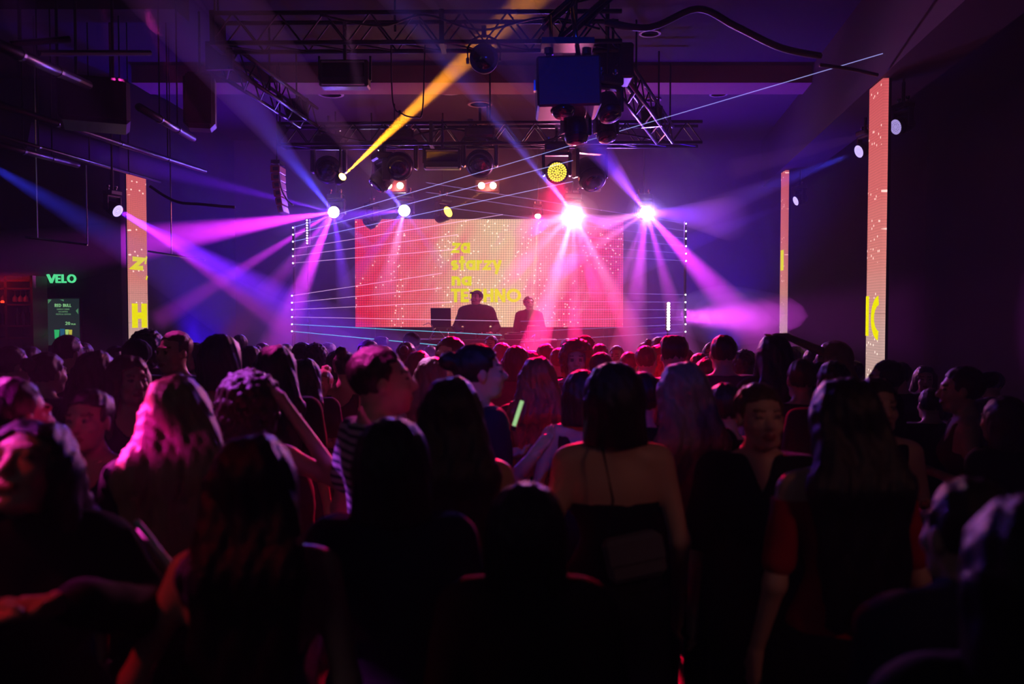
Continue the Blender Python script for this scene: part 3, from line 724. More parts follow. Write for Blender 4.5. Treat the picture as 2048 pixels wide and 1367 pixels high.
# ---------------------------------------------------------------- laser bars, their light in the haze drawn as glowing rods
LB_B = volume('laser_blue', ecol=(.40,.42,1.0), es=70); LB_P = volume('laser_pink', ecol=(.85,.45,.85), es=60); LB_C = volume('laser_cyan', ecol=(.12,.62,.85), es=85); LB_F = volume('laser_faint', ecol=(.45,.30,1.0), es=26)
DOT = emit('laser_aperture_glow',(.85,.85,1),6)
def laser_bar(px, ys, Y, label, beams):
    o = P(px,(ys[0]+ys[-1])/2,Y); t = thing('laser_bar', label, 'laser', o, group='laser bars')
    hh = (P(px,ys[0],Y)-P(px,ys[-1],Y)).length
    MB().box((0,.05,0),(.035,.06,hh+.08),None,.006).build('housing', HOUSING, t)
    MB().bar((0,.05,-hh/2-.06),(0,.07,-o.z+.62),.02).build('stand', STEEL, t)
    for y, (sl, ex, eY, m) in zip(ys, beams):
        a = P(px,y,Y)-o
        MB().lathe(a,(0,-1,0),[(.012,0),(.012,.01),(.005,.014)],10).build('aperture', DOT, t)
        e = P(px+ex, y+ex*sl, eY)-o
        MB().bar(a+Vector((0,-.02,0)), e, .0058, 6).build('laser_beam_rod', m, t)
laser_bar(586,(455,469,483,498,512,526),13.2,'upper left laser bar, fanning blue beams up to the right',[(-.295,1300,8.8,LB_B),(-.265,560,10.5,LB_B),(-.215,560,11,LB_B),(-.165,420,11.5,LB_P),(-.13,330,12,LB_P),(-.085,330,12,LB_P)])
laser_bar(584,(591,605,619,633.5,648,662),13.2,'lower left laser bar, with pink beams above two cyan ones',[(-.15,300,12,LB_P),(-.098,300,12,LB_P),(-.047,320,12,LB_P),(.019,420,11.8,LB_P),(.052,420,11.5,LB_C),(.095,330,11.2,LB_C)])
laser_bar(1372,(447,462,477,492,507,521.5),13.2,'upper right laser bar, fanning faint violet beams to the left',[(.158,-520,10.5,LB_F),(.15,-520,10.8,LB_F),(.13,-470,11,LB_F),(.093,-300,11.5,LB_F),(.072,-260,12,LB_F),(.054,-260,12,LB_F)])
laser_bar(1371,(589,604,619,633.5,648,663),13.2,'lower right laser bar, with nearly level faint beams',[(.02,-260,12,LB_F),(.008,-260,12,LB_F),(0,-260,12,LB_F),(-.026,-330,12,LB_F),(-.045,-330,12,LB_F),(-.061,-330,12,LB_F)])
# two small pixel bars of lamp dots
def dot_bar(px, y0, y1, Y, label, n, r, m):
    o = P(px,(y0+y1)/2,Y); hh = (P(px,y0,Y)-P(px,y1,Y)).length
    t = thing('led_bar', label, 'stage light', o, group='dotted lamp bars')
    MB().box((0,.05,0),(.075,.06,hh+.06),None,.008).build('housing', HOUSING, t); MB().bar((0,.06,-hh/2),(0,.06,-o.z+.62),.015).build('stand', STEEL, t)
    for i in range(n): MB().lathe((0,0,hh/2-hh*i/(n-1)),(0,-1,0),[(r,-.01),(r,.01),(r*.5,.018)],12).build('lamp_dot', m, t)
    return t
dot_bar(614,440,486,13.8,'short bar of pale violet lamp dots right of the upper left laser bar',10,.013,emit('dot_violet',(.85,.6,1),4))
db = dot_bar(1337,607,657,13.6,'short bar of white lamp dots right of the screen',10,.024,emit('dot_white',(1,.85,1),8))
spot(P(1341,632,13.45), P(1560,636,13.0), 13.0, (.66,.05,.75), 1600, .10)

# ---------------------------------------------------------------- lettering from strokes (cap height 1)
def arc(cx, cy, rx, ry, a0, a1, n=14): return [(cx+rx*math.cos(R(a0+(a1-a0)*i/n)), cy+ry*math.sin(R(a0+(a1-a0)*i/n))) for i in range(n+1)]
def glyph(ch, w):
    """strokes of a letter as centre lines, and its advance width; w = stroke width; lower-case x-height .72"""
    h = w/2; X = .72
    r = (X-w)/2; cx = X/2; q = .5-h
    G = {
     'z': ([[(h*.6,X-h),(.60-h*.2,X-h),(h*.9,h),(.62-h*.2,h)]], .62),
     'a': ([arc(cx,cx,r,r,0,360,20), [(X-h,0),(X-h,X)]], X),
     's': ([arc(.27,X-h-.13,.17,.13,30,250,10)+arc(.27,h+.13,.17,.13,70,-150,10)], .52),
     't': ([[(.24,1.0),(.24,0)],[(.0,X-h),(.48,X-h)]], .46),
     'r': ([[(h,0),(h,X)], arc(h+.26,X-h-.24,.26,.24,180,80,8)], .42),
     'y': ([[(h*1.1,X),(.38,.05)],[(.68-h*.6,X),(.28,-.28)]], .66),
     'n': ([[(h,0),(h,X)], [(x,y) for x,y in arc(h+.20,X-h-.20,.20,.20,180,0,10)]+[(h+.40,0)]], .40+w),
     'T': ([[(0,1-h),(.62,1-h)],[(.31,1),(.31,0)]], .60),
     'E': ([[(h,1),(h,0)],[(0,1-h),(.55,1-h)],[(0,.5),(.50,.5)],[(0,h),(.55,h)]], .56),
     'C': ([arc(.5,.5,q,q,48,312,20)], .86),
     'H': ([[(h,1),(h,0)],[(.70-h,1),(.70-h,0)],[(h,.5),(.70-h,.5)]], .70),
     'N': ([[(h,0),(h,1)],[(h*.9,1-h*.4),(.74-h*.9,h*.4)],[(.74-h,0),(.74-h,1)]], .74),
     'O': ([arc(.5,.5,q,q,0,360,26)], 1.0),
     'V': ([[(h*.6,1),(.40,0)],[(.40,0),(.80-h*.6,1)]], .80),
     'L': ([[(h,1),(h,0)],[(0,h),(.52,h)]], .52),
     'R': ([[(h,1),(h,0)], [(h,1-h),(.32,1-h)]+arc(.32,.72,.22,.28-h,90,-90,10)+[(h,.44+h*0)],[(.28,.44),(.56,0)]], .60),
     'D': ([[(h,1),(h,0)], [(h,1-h),(.26,1-h)]+arc(.26,.5,.5-h,.5-h,90,-90,14)+[(h,h)]], .78),
     'B': ([[(h,1),(h,0)], [(h,1-h),(.32,1-h)]+arc(.32,.76,.20,.24-h,90,-90,8)+[(h,.52)], [(h,.50),(.34,.50)]+arc(.34,.26,.22,.26-h,90,-90,8)+[(h,h)]], .62),
     'U': ([[(h,1),(h,.34)]+arc(.34,.34,.34-h,.34-h,180,360,12)+[(.68-h,1)]], .68),
     'P': ([[(h,1),(h,0)], [(h,1-h),(.32,1-h)]+arc(.32,.70,.24,.30-h,90,-90,10)+[(h,.40+h)]], .60),
     'G': ([arc(.5,.5,q,q,45,340,20)+[(.95-h,.45)],[(.55,.45),(1-h,.45)]], .96),
     'Y': ([[(0.04,1),(.34,.45)],[(.64,1),(.34,.45)],[(.34,.5),(.34,0)]], .68),
     'K': ([[(h,1),(h,0)],[(.58,1),(h,.42)],[(.22,.55),(.62,0)]], .62),
     'S': ([arc(.30,1-h-.19,.22,.19,30,250,10)+arc(.30,h+.19,.22,.19,70,-150,10)], .60),
     'F': ([[(h,1),(h,0)],[(0,1-h),(.52,1-h)],[(0,.5),(.46,.5)]], .52),
     'A': ([[(h*.4,0),(.38,1)],[(.38,1),(.76-h*.4,0)],[(.16,.28),(.60,.28)]], .76),
     'I': ([[(h,1),(h,0)]], w),
     '2': ([arc(.30,.70,.24,.22,170,-30,10)+[(h*.7,h),(.60,h)]], .60),
     '0': ([arc(.32,.5,.32-h,.5-h,0,360,20)], .64),
    }
    G['v'] = ([[(.17,1),(.40,.42)]], .0)
    return G[ch]
def ribbon(mb, pts, w, M, depth, ext=0.):
    n = len(pts); p = [Vector(q) for q in pts]; closed = (p[0]-p[-1]).length < 1e-4
    L = []; Rr = []
    for i in range(n):
        a = p[i]-p[i-1] if i else (p[0]-p[-2] if closed else p[1]-p[0])
        b = p[i+1]-p[i] if i < n-1 else (p[1]-p[0] if closed else a)
        a.normalize(); b.normalize(); t = (a+b)
        if t.length < .2: t = b.copy()
        t.normalize(); nn = Vector((-t.y,t.x)); k = max(.5, nn.dot(Vector((-b.y,b.x))))
        L.append(p[i]+nn*(w/2/k)); Rr.append(p[i]-nn*(w/2/k))
    b0 = len(mb.v)
    for i in range(n):
        for q, d in ((L[i],0),(Rr[i],0),(L[i],depth),(Rr[i],depth)): mb.v.append(tuple(M(q.x,q.y,d)))
    for i in range(n-1):
        a = b0+i*4; c = a+4
        mb.f += [(a+2,a+3,c+3,c+2),(a,a+2,c+2,c),(a+3,a+1,c+1,c+3),(a+1,a,c,c+1)]
    mb.f += [(b0,b0+1,b0+3,b0+2),(b0+4*n-4,b0+4*n-2,b0+4*n-1,b0+4*n-3)]
def word(text, M0, height, width, stroke=.24, gap=.09, depth=.004, name='letter', material=None, parent=None, single=False):
    """M0(x, y, d) maps metres on the face to the room; letters fitted to the given width"""
    tot = 0; adv = []
    for ch in text:
        adv.append(tot)
        tot += (glyph(ch, stroke)[1] + gap) if ch != ' ' else .45
    tot -= gap
    sx = width/tot; sy = height
    mb = MB()
    for ch, a in zip(text, adv):
        if ch == ' ': continue
        if not single: mb = MB()
        for st in glyph(ch, stroke)[0]:
            ribbon(mb, st, stroke, lambda x, y, d: M0((x+a)*sx, y*sy, d), depth)
        if not single: mb.build(name, material, parent)
    if single: mb.build(name, material, parent)
YEL = emit('screen_yellow', (.82,.72,.0), 1.1)

# ---------------------------------------------------------------- led material (pixels, colour fields, sparkles)
def led_mat(name, stops, mode, pitch, strength, sx, sy, ox, oz, contrast=.75):
    m = bpy.data.materials.new(name); m.use_nodes = True; nt = m.node_tree; nt.nodes.clear(); N = nt.nodes.new; L = nt.links.new
    out = N('ShaderNodeOutputMaterial'); em = N('ShaderNodeEmission'); geo = N('ShaderNodeNewGeometry'); sep = N('ShaderNodeSeparateXYZ'); L(geo.outputs['Position'], sep.inputs[0])
    def math_(op, a, b=None, c=None):
        n = N('ShaderNodeMath'); n.operation = op
        for i, v in enumerate((a,b,c)):
            if v is None: continue
            if isinstance(v, (int,float)): n.inputs[i].default_value = v
            else: L(v, n.inputs[i])
        return n.outputs[0]
    u = math_('MULTIPLY', math_('SUBTRACT', sep.outputs['X' if mode == 'wall' else 'Z'], ox if mode == 'wall' else oz), 1/sx)
    v = math_('MULTIPLY', math_('SUBTRACT', sep.outputs['Z'], oz), 1/sy)
    comb = N('ShaderNodeCombineXYZ'); L(math_('ADD', math_('MULTIPLY', u, 7.0), math_('MULTIPLY', v, -1.4 if mode == 'wall' else 0.)), comb.inputs[0]); L(math_('MULTIPLY', v, 1.3), comb.inputs[1])
    nz = N('ShaderNodeTexNoise'); nz.inputs['Scale'].default_value = 1.6; nz.inputs['Detail'].default_value = 5; L(comb.outputs[0], nz.inputs['Vector'])
    uu = math_('ADD', u, math_('MULTIPLY', math_('SUBTRACT', nz.outputs[0], .5), .5 if mode == 'wall' else .12))
    cr = N('ShaderNodeValToRGB'); L(uu, cr.inputs[0]); e = cr.color_ramp.elements
    while len(e) > 1: e.remove(e[0])
    e[0].position = stops[0][0]; e[0].color = (*stops[0][1],1)
    for p_, c in stops[1:]: q = e.new(p_); q.color = (*c,1)
    colr = cr.outputs[0]
    # brighter toward the lower middle of the show picture
    pos = N('ShaderNodeCombineXYZ'); L(sep.outputs['X' if mode == 'wall' else 'Y'], pos.inputs[0]); L(sep.outputs['Z'], pos.inputs[1])
    def dots(scale, off, rnd, r0, r1):
        vo = N('ShaderNodeTexVoronoi'); vo.inputs['Scale'].default_value = scale; vo.inputs['Randomness'].default_value = rnd; vo.voronoi_dimensions = '2D'
        ad = N('ShaderNodeVectorMath'); ad.operation = 'ADD'; ad.inputs[1].default_value = off; L(pos.outputs[0], ad.inputs[0]); L(ad.outputs[0], vo.inputs['Vector'])
        mr = N('ShaderNodeMapRange'); mr.inputs[1].default_value = r0; mr.inputs[2].default_value = r1; mr.inputs[3].default_value = 1; mr.inputs[4].default_value = 0; L(vo.outputs['Distance'], mr.inputs[0])
        return mr.outputs[0]
    pix = dots(1/pitch, (0,0,0), 0., .2, .62)
    mul = N('ShaderNodeVectorMath'); mul.operation = 'SCALE'; L(colr, mul.inputs[0]); L(math_('MULTIPLY_ADD', pix, contrast, 1-contrast*.5), mul.inputs['Scale'])
    sp = math_('MULTIPLY', dots(9., (3,1,0), 1., .08, .15), math_('GREATER_THAN', nz.outputs[0], .52))
    ad = N('ShaderNodeVectorMath'); ad.operation = 'ADD'; L(mul.outputs[0], ad.inputs[0])
    s2 = N('ShaderNodeVectorMath'); s2.operation = 'SCALE'; s2.inputs[0].default_value = (.9,.8,.7); L(sp, s2.inputs['Scale']); L(s2.outputs[0], ad.inputs[1])
    L(ad.outputs[0], em.inputs[0]); em.inputs[1].default_value = strength; L(em.outputs[0], out.inputs['Surface'])
    return m
# ---------------------------------------------------------------- stage and screen
S0 = P(711,654,15.9); S1 = P(1247,438,15.9); W_ = S1.x-S0.x; H_ = S1.z-S0.z
t = thing('stage', 'raised black stage platform under the screen and the DJ desk', 'stage', (0,14.6,0))
MB().box((0,0,.3),(9.0,4.6,.58)).build('riser', BOARD, t)
for i in range(8): MB().box((-3.9375+i*1.125,0,.60),(1.115,4.6,.03),None,.004).build('deck_panel', mat('stage_deck',(.03,.025,.025),.5,noise=.3), t)
for i in range(8): MB().box((-3.9375+i*1.125,-2.31,.29),(1.105,.02,.54)).build('skirt_panel', BLACK, t)
LED = led_mat('led_wall_picture', [(0.0,(.80,.02,.05)),(.14,(.90,.09,.12)),(.28,(.92,.20,.22)),(.42,(.90,.45,.30)),(.56,(.86,.60,.36)),(.70,(.94,.32,.42)),(.84,(.84,.08,.22)),(1.0,(.74,.03,.13))], 'wall', .045, .92, W_, H_, S0.x, S0.z)
t = thing('led_wall', 'big glowing LED screen with yellow lettering behind the DJs', 'LED screen', (S0.x, 15.9, S0.z))
pw = W_/10; ph = H_/4
pm = MB().box((pw/2,.04,ph/2),(pw-.003,.08,ph-.003)).me('led_panel'); pm.materials.append(LED)
for i in range(10):
    for j in range(4): add('led_panel', pm, t, (i*pw,0,j*ph))
MB().box((W_/2,.13,H_/2),(W_+.02,.08,H_+.02)).build('back_frame', BLACK, t)
for q in (.3,W_/2,W_-.3): MB().box((q,.2,-S0.z/2+.33),(.08,.08,S0.z-.62)).build('support_leg', STEEL, t)
k = 15.9/FPX
def face(px, py):
    b = P(px,py,15.9)
    return lambda x, y, d: (b.x+x-S0.x, -.004-d, b.z+y-S0.z)
word('za', face(903,506), 29*k, 37*k, .22, .06, parent=t, material=YEL)
word('starzy', face(902,540), 28*k, 100*k, .22, .05, parent=t, material=YEL)
word('na', face(903,571), 26*k, 40*k, .24, .06, parent=t, material=YEL)
word('TECHNO', face(902,604), 27*k, 140*k, .22, .06, parent=t, material=YEL)
t = thing('stage_backdrop', 'dark curtain band under the LED screen', 'curtain', (S0.x+W_/2,16.2,0))
MB().box((0,0,1.15),(7,.05,1.1)).build('cloth', mat('backdrop_cloth',(.10,.02,.05),.9,bump=.5,scale=10), t)
# ---------------------------------------------------------------- slim LED columns
def led_column(a, b, z0, z1, label, mt, n=8):
    a = Vector(a); b = Vector(b); a.z = b.z = 0; d = (b-a).normalized(); L = (b-a).length
    t = thing('led_column', label, 'LED screen', (a.x,a.y,0), group='slim LED columns at the room sides')
    t.rotation_euler[2] = math.atan2(d.y,d.x)
    me = MB().box((L/2,-.025 if False else .03,0),(L,.06,(z1-z0)/n-.003)).me('led_panel'); me.materials.append(mt)
    for i in range(n): add('led_panel', me, t, (0,0,z0+(z1-z0)*(i+.5)/n))
    MB().box((L/2,.075,(z0+z1)/2),(L,.03,z1-z0)).build('back_frame', BLACK, t)
    MB().box((L/2,.06,z0/2),(L*.8,.08,z0)).build('foot', BLACK, t)
    return t, L
CST = [(0,(.60,.39,.33)),(.3,(.66,.41,.37)),(.5,(.80,.26,.23)),(.7,(.80,.17,.17)),(1,(.74,.11,.13))]
CL = led_mat('column_picture', CST, 'col', .03, .85, 4.0, 1., 0., .5, .3)
# left one
a = P(262,600,12.9); b = P(295.5,600,13.19)
t, L = led_column(a, b, .5, P(262,347,12.9).z, 'slim LED column on the left with a yellow letter H', CL)
def colface(L0, z0): return lambda x, y, d: (L0+x, -.004-d, z0+y)
zz = P(278,540,13).z; kk = 13/FPX
word('z', colface(.02*L,zz), .285, .74*L, .26, parent=t, material=YEL)
mb = MB(); ribbon(mb, [(L-.015,zz+.22),(L-.045,zz+.10)], .03, lambda x,y,d:(x,-.004-d,y), .004); ribbon(mb, [(L-.01,zz-.08),(L-.03,zz-.14)], .03, lambda x,y,d:(x,-.004-d,y), .004); mb.build('letter', YEL, t)
word('H', colface(.03*L,P(278,655,13).z), .37, .90*L, .26, parent=t, material=YEL)
# right ones
a = P(1733,600,9.50); b = P(1759.5,600,9.04)
t, L = led_column(a, b, .5, P(1759,156,9.04).z, 'tall slim LED column at the right with a cropped yellow letter O', CL)
zz = P(1745,672,9.3).z
MB().box((.10*L+.01,-.006,zz+.22),(.20*L,.006,.44)).build('letter', YEL, t)
mb = MB(); ribbon(mb, arc(L*1.02,zz+.20,L*.50,.19,98,262,16), .10, lambda x,y,d:(min(x,L),-.004-d,y), .004); mb.build('letter', YEL, t)
a = P(1559.5,600,15.2); b = P(1568.5,600,14.90)
t, L = led_column(a, b, .5, P(1566,342,15).z, 'thinnest LED column, seen nearly edge-on right of the stage', CL)
MB().box((.5*L,-.006,P(1566,520,15).z),(.6*L,.006,.36)).build('letter', YEL, t)

# ---------------------------------------------------------------- DJ desk
def Z(py, Y, px=1000): return P(px,py,Y).z
dk_ = P(975,680,12.95)
t = thing('dj_desk', 'black DJ desk across the stage front', 'desk', (dk_.x,12.95,.61))
MB().box((0,0,.97),(2.1,.62,.04),None,.008).build('desktop', BOARD, t)
MB().box((0,-.28,.48),(2.08,.03,.94)).build('front_panel', BLACK, t)
for x in (-1,1):
    for y in (-.2,.26): MB().box((x,y,.47),(.05,.05,.94)).build('leg', STEEL, t)
tz = .61+.99
def gear(x, w_, label, name, plat):
    g = thing(name, label, 'audio gear', (x,12.95,tz), group='gear on the DJ desk')
    MB().box((0,0,.04),(w_,.38,.08),None,.01).build('body', HOUSING, g)
    if plat: MB().lathe((0,-.03,.08),(0,0,1),[(.10,0),(.10,.02),(.03,.024)],24).build('jog_wheel', STEEL, g)
    for i in range(4 if not plat else 2):
        for j in range(3): MB().lathe((-w_*.35+i*w_*.23,.05+j*.045,.08),(0,0,1),[(.010,0),(.008,.02)],8).build('knob', CHROME, g)
gear(P(930,0,12.95).x,.32,'left DJ player in front of the man in the cap','dj_player',True)
gear(P(978,0,12.95).x,.34,'DJ mixer with rows of knobs between the two players','dj_mixer',False)
gear(P(1030,0,12.95).x,.32,'right DJ player in front of the seated woman','dj_player',True)
# laptop on its stand
lx = P(882,633,12.8)
t = thing('laptop_stand', 'tubular laptop stand at the left end of the DJ desk', 'stand', (lx.x,12.8,tz-.02))
zt = lx.z-.16-tz
for q in (-1,1):
    MB().tube([(q*.10,.12,zt),(q*.10,.10,zt-.05),(q*.13-.02,.02,.07),(q*.12-.03,-.16,.012)],.011).build('stand_leg', CHROME, t, True)
    MB().bar((q*.10,.12,zt),(q*.10,-.12,zt-.01),.01).build('stand_arm', CHROME, t)
MB().bar((-.12,.02,.07),(.12,.02,.07),.008).build('cross_bar', CHROME, t)
t = thing('laptop', 'open laptop seen from behind its lid, left of the DJ', 'laptop', (lx.x,12.8,lx.z-.15))
MB().box((.02,.10,.0),(.32,.23,.018),None,.004).build('keyboard_base', HOUSING, t)
MB().box((0,-.03,.145),(.305,.010,.275),Matrix.Rotation(R(10),3,'X'),.003).build('lid', mat('laptop_lid',(.03,.03,.035),.4), t)
cable('desk_cable', [P(846,650,12.7),P(858,646,12.7),P(866,655,12.7),P(862,672,12.7),P(850,684,12.7)], .005, 'thin pale cable curling below the laptop stand', m=MATS['white_cable'])
cable('desk_cable', [P(878,660,12.7),P(890,676,12.7),P(884,688,12.7),P(898,668,12.7)], .006, 'bundle of pale cables under the laptop', m=MATS['white_cable'])
t = thing('folding_stand', 'bright folding tube stand at the right end of the DJ desk', 'stand', P(1056,690,12.6))
for pts in (((-.10,0,.10),(-.03,0,.07),(.04,0,.10),(.10,0,.16)),((.10,0,.16),(.09,0,.05),(.07,0,-.06)),((-.06,0,.02),(-.02,0,-.10)),((.0,0,-.02),(.01,0,-.3))):
    MB().tube(pts,.008).build('tube', CHROME, t, True)
t = thing('monitor_speaker', 'dark monitor speaker box right of the seated woman', 'loudspeaker', (P(1068,672,13.0).x,13.05,Z(672,13.05,1068)))
MB().box((0,0,0),(.20,.26,.33),None,.012).build('cabinet', BLACK, t); MB().lathe((0,-.13,-.04),(0,-1,0),[(.07,0),(.07,.008),(.02,.0)],20).build('cone', GLASS_DK, t)
MB().bar((0,0,-.16),(0,0,.61-Z(672,13.05,1068)),.02).build('stand', STEEL, t)

# ---------------------------------------------------------------- bar corner at the left
VELO = emit('sign_green',(.10,.85,.33),1.0)
v0 = P(96,565.5,13.15); kk = 13.15/FPX
t = thing('bar_sign', 'glowing green letters of the VELO sign above the bar screen', 'sign', (v0.x,13.15,v0.z))
word('V', lambda x,y,d:(x,-.01-d,y), 17*kk, 17*kk, .16, parent=t, material=VELO, depth=.03)
mb = MB(); ribbon(mb, [(.2*17*kk,17*kk),(.50*17*kk,.28*17*kk)], .10*17*kk, lambda x,y,d:(x,-.01-d,y), .03); mb.build('letter', VELO, t)
word('ELO', lambda x,y,d:(x+17.5*kk,-.01-d,y), 17*kk, 40*kk, .19, .14, parent=t, material=VELO, depth=.03)
MB().box((28*kk,.02,8.5*kk),(62*kk,.03,3*kk)).build('mounting_bar', BLACK, t)
b0 = P(96,690,13.1); b1 = P(158,597,13.1)
t = thing('menu_screen', 'upright drinks menu screen reading RED BULL 20 PLN', 'screen', ((b0.x+b1.x)/2,13.1,b0.z))
w_, h_ = b1.x-b0.x, b1.z-b0.z
MB().box((0,.04,h_/2),(w_+.03,.06,h_+.03),None,.008).build('bezel', BLACK, t)
MB().box((0,0,h_/2),(w_,.01,h_)).build('display', emit('menu_dark',(.010,.022,.022),1.0), t)
MG = emit('menu_text',(.35,.85,.35),.62); MG2 = emit('menu_text_small',(.35,.80,.40),.28)
def mf(px, py):
    q = P(px,py,13.1); return lambda x,y,d:(q.x-(b0.x+b1.x)/2+x,-.008-d,q.z-b0.z+y)
k = 13.1/FPX
word('RED BULL', mf(110,613.5), 6.2*k, 33*k, .20, .12, .002, 'menu_letter', MG, t)
word('ENERGY DRINK', mf(114.5,619.5), 2.8*k, 25*k, .2, .12, .002, 'menu_line', MG2, t, True)
word('SUGARFREE', mf(117.5,624.3), 2.6*k, 19*k, .2, .12, .002, 'menu_line', MG2, t, True)
word('TROPICAL EDITION', mf(112,629.4), 2.8*k, 30*k, .2, .12, .002, 'menu_line', MG2, t, True)
word('20', mf(131.5,649.4), 6.3*k, 9.5*k, .2, .12, .002, 'menu_letter', MG, t)
word('PLN', mf(143,649.4), 3.*k, 8.5*k, .2, .12, .002, 'menu_letter', MG, t)
def flat(pts, m, name): 
    b = MB(); q = [Vector(mf(*p)(0,0,.001)) for p in pts]; b.quad(*q[::-1]); b.quad(*[v+Vector((0,.001,0)) for v in q]); b.build(name, m, t)
LF = emit('menu_leaf',(.08,.28,.12),.8)
flat([(96.5,598.5),(104,598.5),(97,607)], LF, 'leaf_shape'); flat([(120,598.5),(128,598.5),(128,602.5)], LF, 'leaf_shape'); flat([(157,616),(152,621),(157,628)], LF, 'leaf_shape')
for (x0,x1,y0,y1,c,nm) in ((109,119.5,659,677,(.02,.55,.16),'g'),(120.5,130,657,678,(.01,.12,.22),'b'),(131,138,658.5,676,(.45,.75,.18),'l'),(138,145,659,676,(.60,.55,.06),'y')):
    flat([(x0,y0),(x1,y0),(x1-1.2,y1),(x0+1.2,y1)], emit('menu_can_'+nm,c,.8), 'can_picture')
flat([(115,679),(136,679),(133,690),(116,690)], emit('menu_can_low',(.03,.42,.20),.7), 'can_picture')
# back bar shelf with hanging glasses, lit red
s0 = P(-40,690,12.6); s1 = P(62,560,12.6)
t = thing('bar_shelf', 'back bar shelving glowing dim red at the far left', 'shelf', (s0.x,12.6,0))
SW = s1.x-s0.x
WOODR = mat('bar_wood',(.10,.05,.035),.5,noise=.3,scale=5)
MB().box((SW/2,.42,1.5),(SW,.03,2.1)).build('back_panel', WOODR, t)
for z in (Z(561,12.6,30),Z(577,12.6,30),Z(609,12.6,30),Z(652,12.6,30),Z(676,12.6,30)): MB().box((SW/2,.2,z),(SW,.40,.025)).build('shelf_board', WOODR, t)
for x in (0,P(11,600,12.6).x-s0.x,SW): MB().box((x,.2,1.5),(.04,.40,2.1)).build('upright', WOODR, t)
zt = Z(578,12.6,30)
gm = MB().lathe((0,0,0),(0,0,-1),[(.034,0),(.034,.004),(.005,.012),(.004,.07),(.012,.085),(.034,.11),(.038,.15),(.033,.175)],14,False).me('wine_glass')
gm.materials.append(mat('glass_tint',(.5,.35,.33),.15,spec=1)); gm.polygons.foreach_set('use_smooth',[True]*len(gm.polygons))
for i, px in enumerate((6,19,30,41,52)):
    q = P(px,590,12.75); o = add('wine_glass', gm, None, (q.x,12.75,zt-.01))
    tag(o, 'upturned wine glass hanging in the red-lit bar rack, %s' % ('by the left picture edge','second from the left','in the middle of the row','second from the right','rightmost of the row')[i], 'glass', 'glasses in the bar rack')
zb = Z(676,12.6,30)+.02
for i, px in enumerate((-2,14,24,36,47,57)):
    q = P(px,670,12.8); tb = tag(MB().lathe((0,0,0),(0,0,1),[(.034,0),(.036,.01),(.036,.16),(.014,.20),(.013,.26),(.016,.265)],14).build('bottle', mat('bottle_glass',(.06,.03,.02),.12,spec=1), None, True), 'dark bottle on the lower bar shelf, %s' % ('at the picture edge','left of the upright board','third from the left','fourth from the left','second from the right','at the right end')[i], 'bottle', 'bottles on the bar shelf'); tb.location = (q.x,12.8,zb if False else Z(652,12.6,30)+.015)
link_light('bar_red_strip','AREA',(s0.x+SW/2,12.5,Z(556,12.6,30)),(1,.02,.01),2.2,(s0.x+SW/2,12.85,1.4),size=.7)
t = thing('red_glint','small red glint made as a bulb on the bar shelf at the left picture edge','lamp',P(5,608,12.5))  # red glint built as an added glowing bulb
MB().lathe((0,0,-.03),(0,0,1),[(.03,0),(.03,.02),(.022,.05)],12).build('cup', HOUSING, t); MB().lathe((0,0,.02),(0,0,1),[(.022,0),(.026,.02),(.01,.035)],12).build('bulb', emit('glint_red',(1,.03,.01),3), t)

# ---------------------------------------------------------------- haze filling the room
tag(MB().box((.2,6.4,2.83),(17,20.9,5.5)).build('haze', volume('haze', .006)), 'thin haze filling the whole room', 'haze', kind='stuff')
tag(MB().box((-.1,14.45,2.45),(12.2,4.9,4.6)).build('haze', volume('stage_haze', .032)), 'thicker smoke hanging over the stage', 'haze', kind='stuff')

# unseen spots added off-frame and overhead to light hair, faces and arms
def added_pool(src, px, py, Y, half, c, p): link_light('beam_and_added_lamp','SPOT', src, c, p, P(px,py,Y), size=.03, half=half, blend=.6)
lwp = lw.location + Vector((.10,-.06,.0)); HP = (1,.04,.55)
sd = Vector((-5.0,4.4,3.9)); added_pool(sd, 300,870,2.9, 3.0, HP, 9000); added_pool(sd, 85,835,2.7, 1.6, HP, 4000); added_pool(Vector((-3.4,4.6,4.9)), 488,775,3.4, 2.6, (.62,.08,1), 2600); ov = Vector((-2.6,4.2,4.9)); added_pool(ov, 745,705,3.15, 2.0, HP, 3200); added_pool(Vector((-3.6,7.5,4.8)), 350,668,5.4, 1.6, HP, 1800); sd3 = Vector((-3.4,2.3,3.3))
added_pool(sd3, 300,1280,2.0, 5.0, HP, 900); added_pool(sd, 20,770,2.7, 1.6, (.4,.08,1), 900); added_pool(sd3, 20,980,1.9, 2.0, HP, 150)
b1 = P(672,425,14.2); b2 = P(810,422,14.2)
added_pool(sd3, 185,1000,2.0, 1.6, (.05,.05,1), 250); added_pool(Vector((-3.4,7.8,4.8)), 645,750,6.2, 3.0, HP, 1500); added_pool(sd3, 700,1030,2.6, 1.2, (.08,.03,1), 900)
added_pool(Vector((-3.0,6.6,4.8)), 562,694,4.5, 1.6, HP, 1200); added_pool(Vector((-1.6,8.2,4.8)), 850,770,5.6, 3.0, (1,.3,.9), 2200); added_pool(Vector((-1.0,9.0,4.8)), 800,690,7.2, 1.8, HP, 1200)

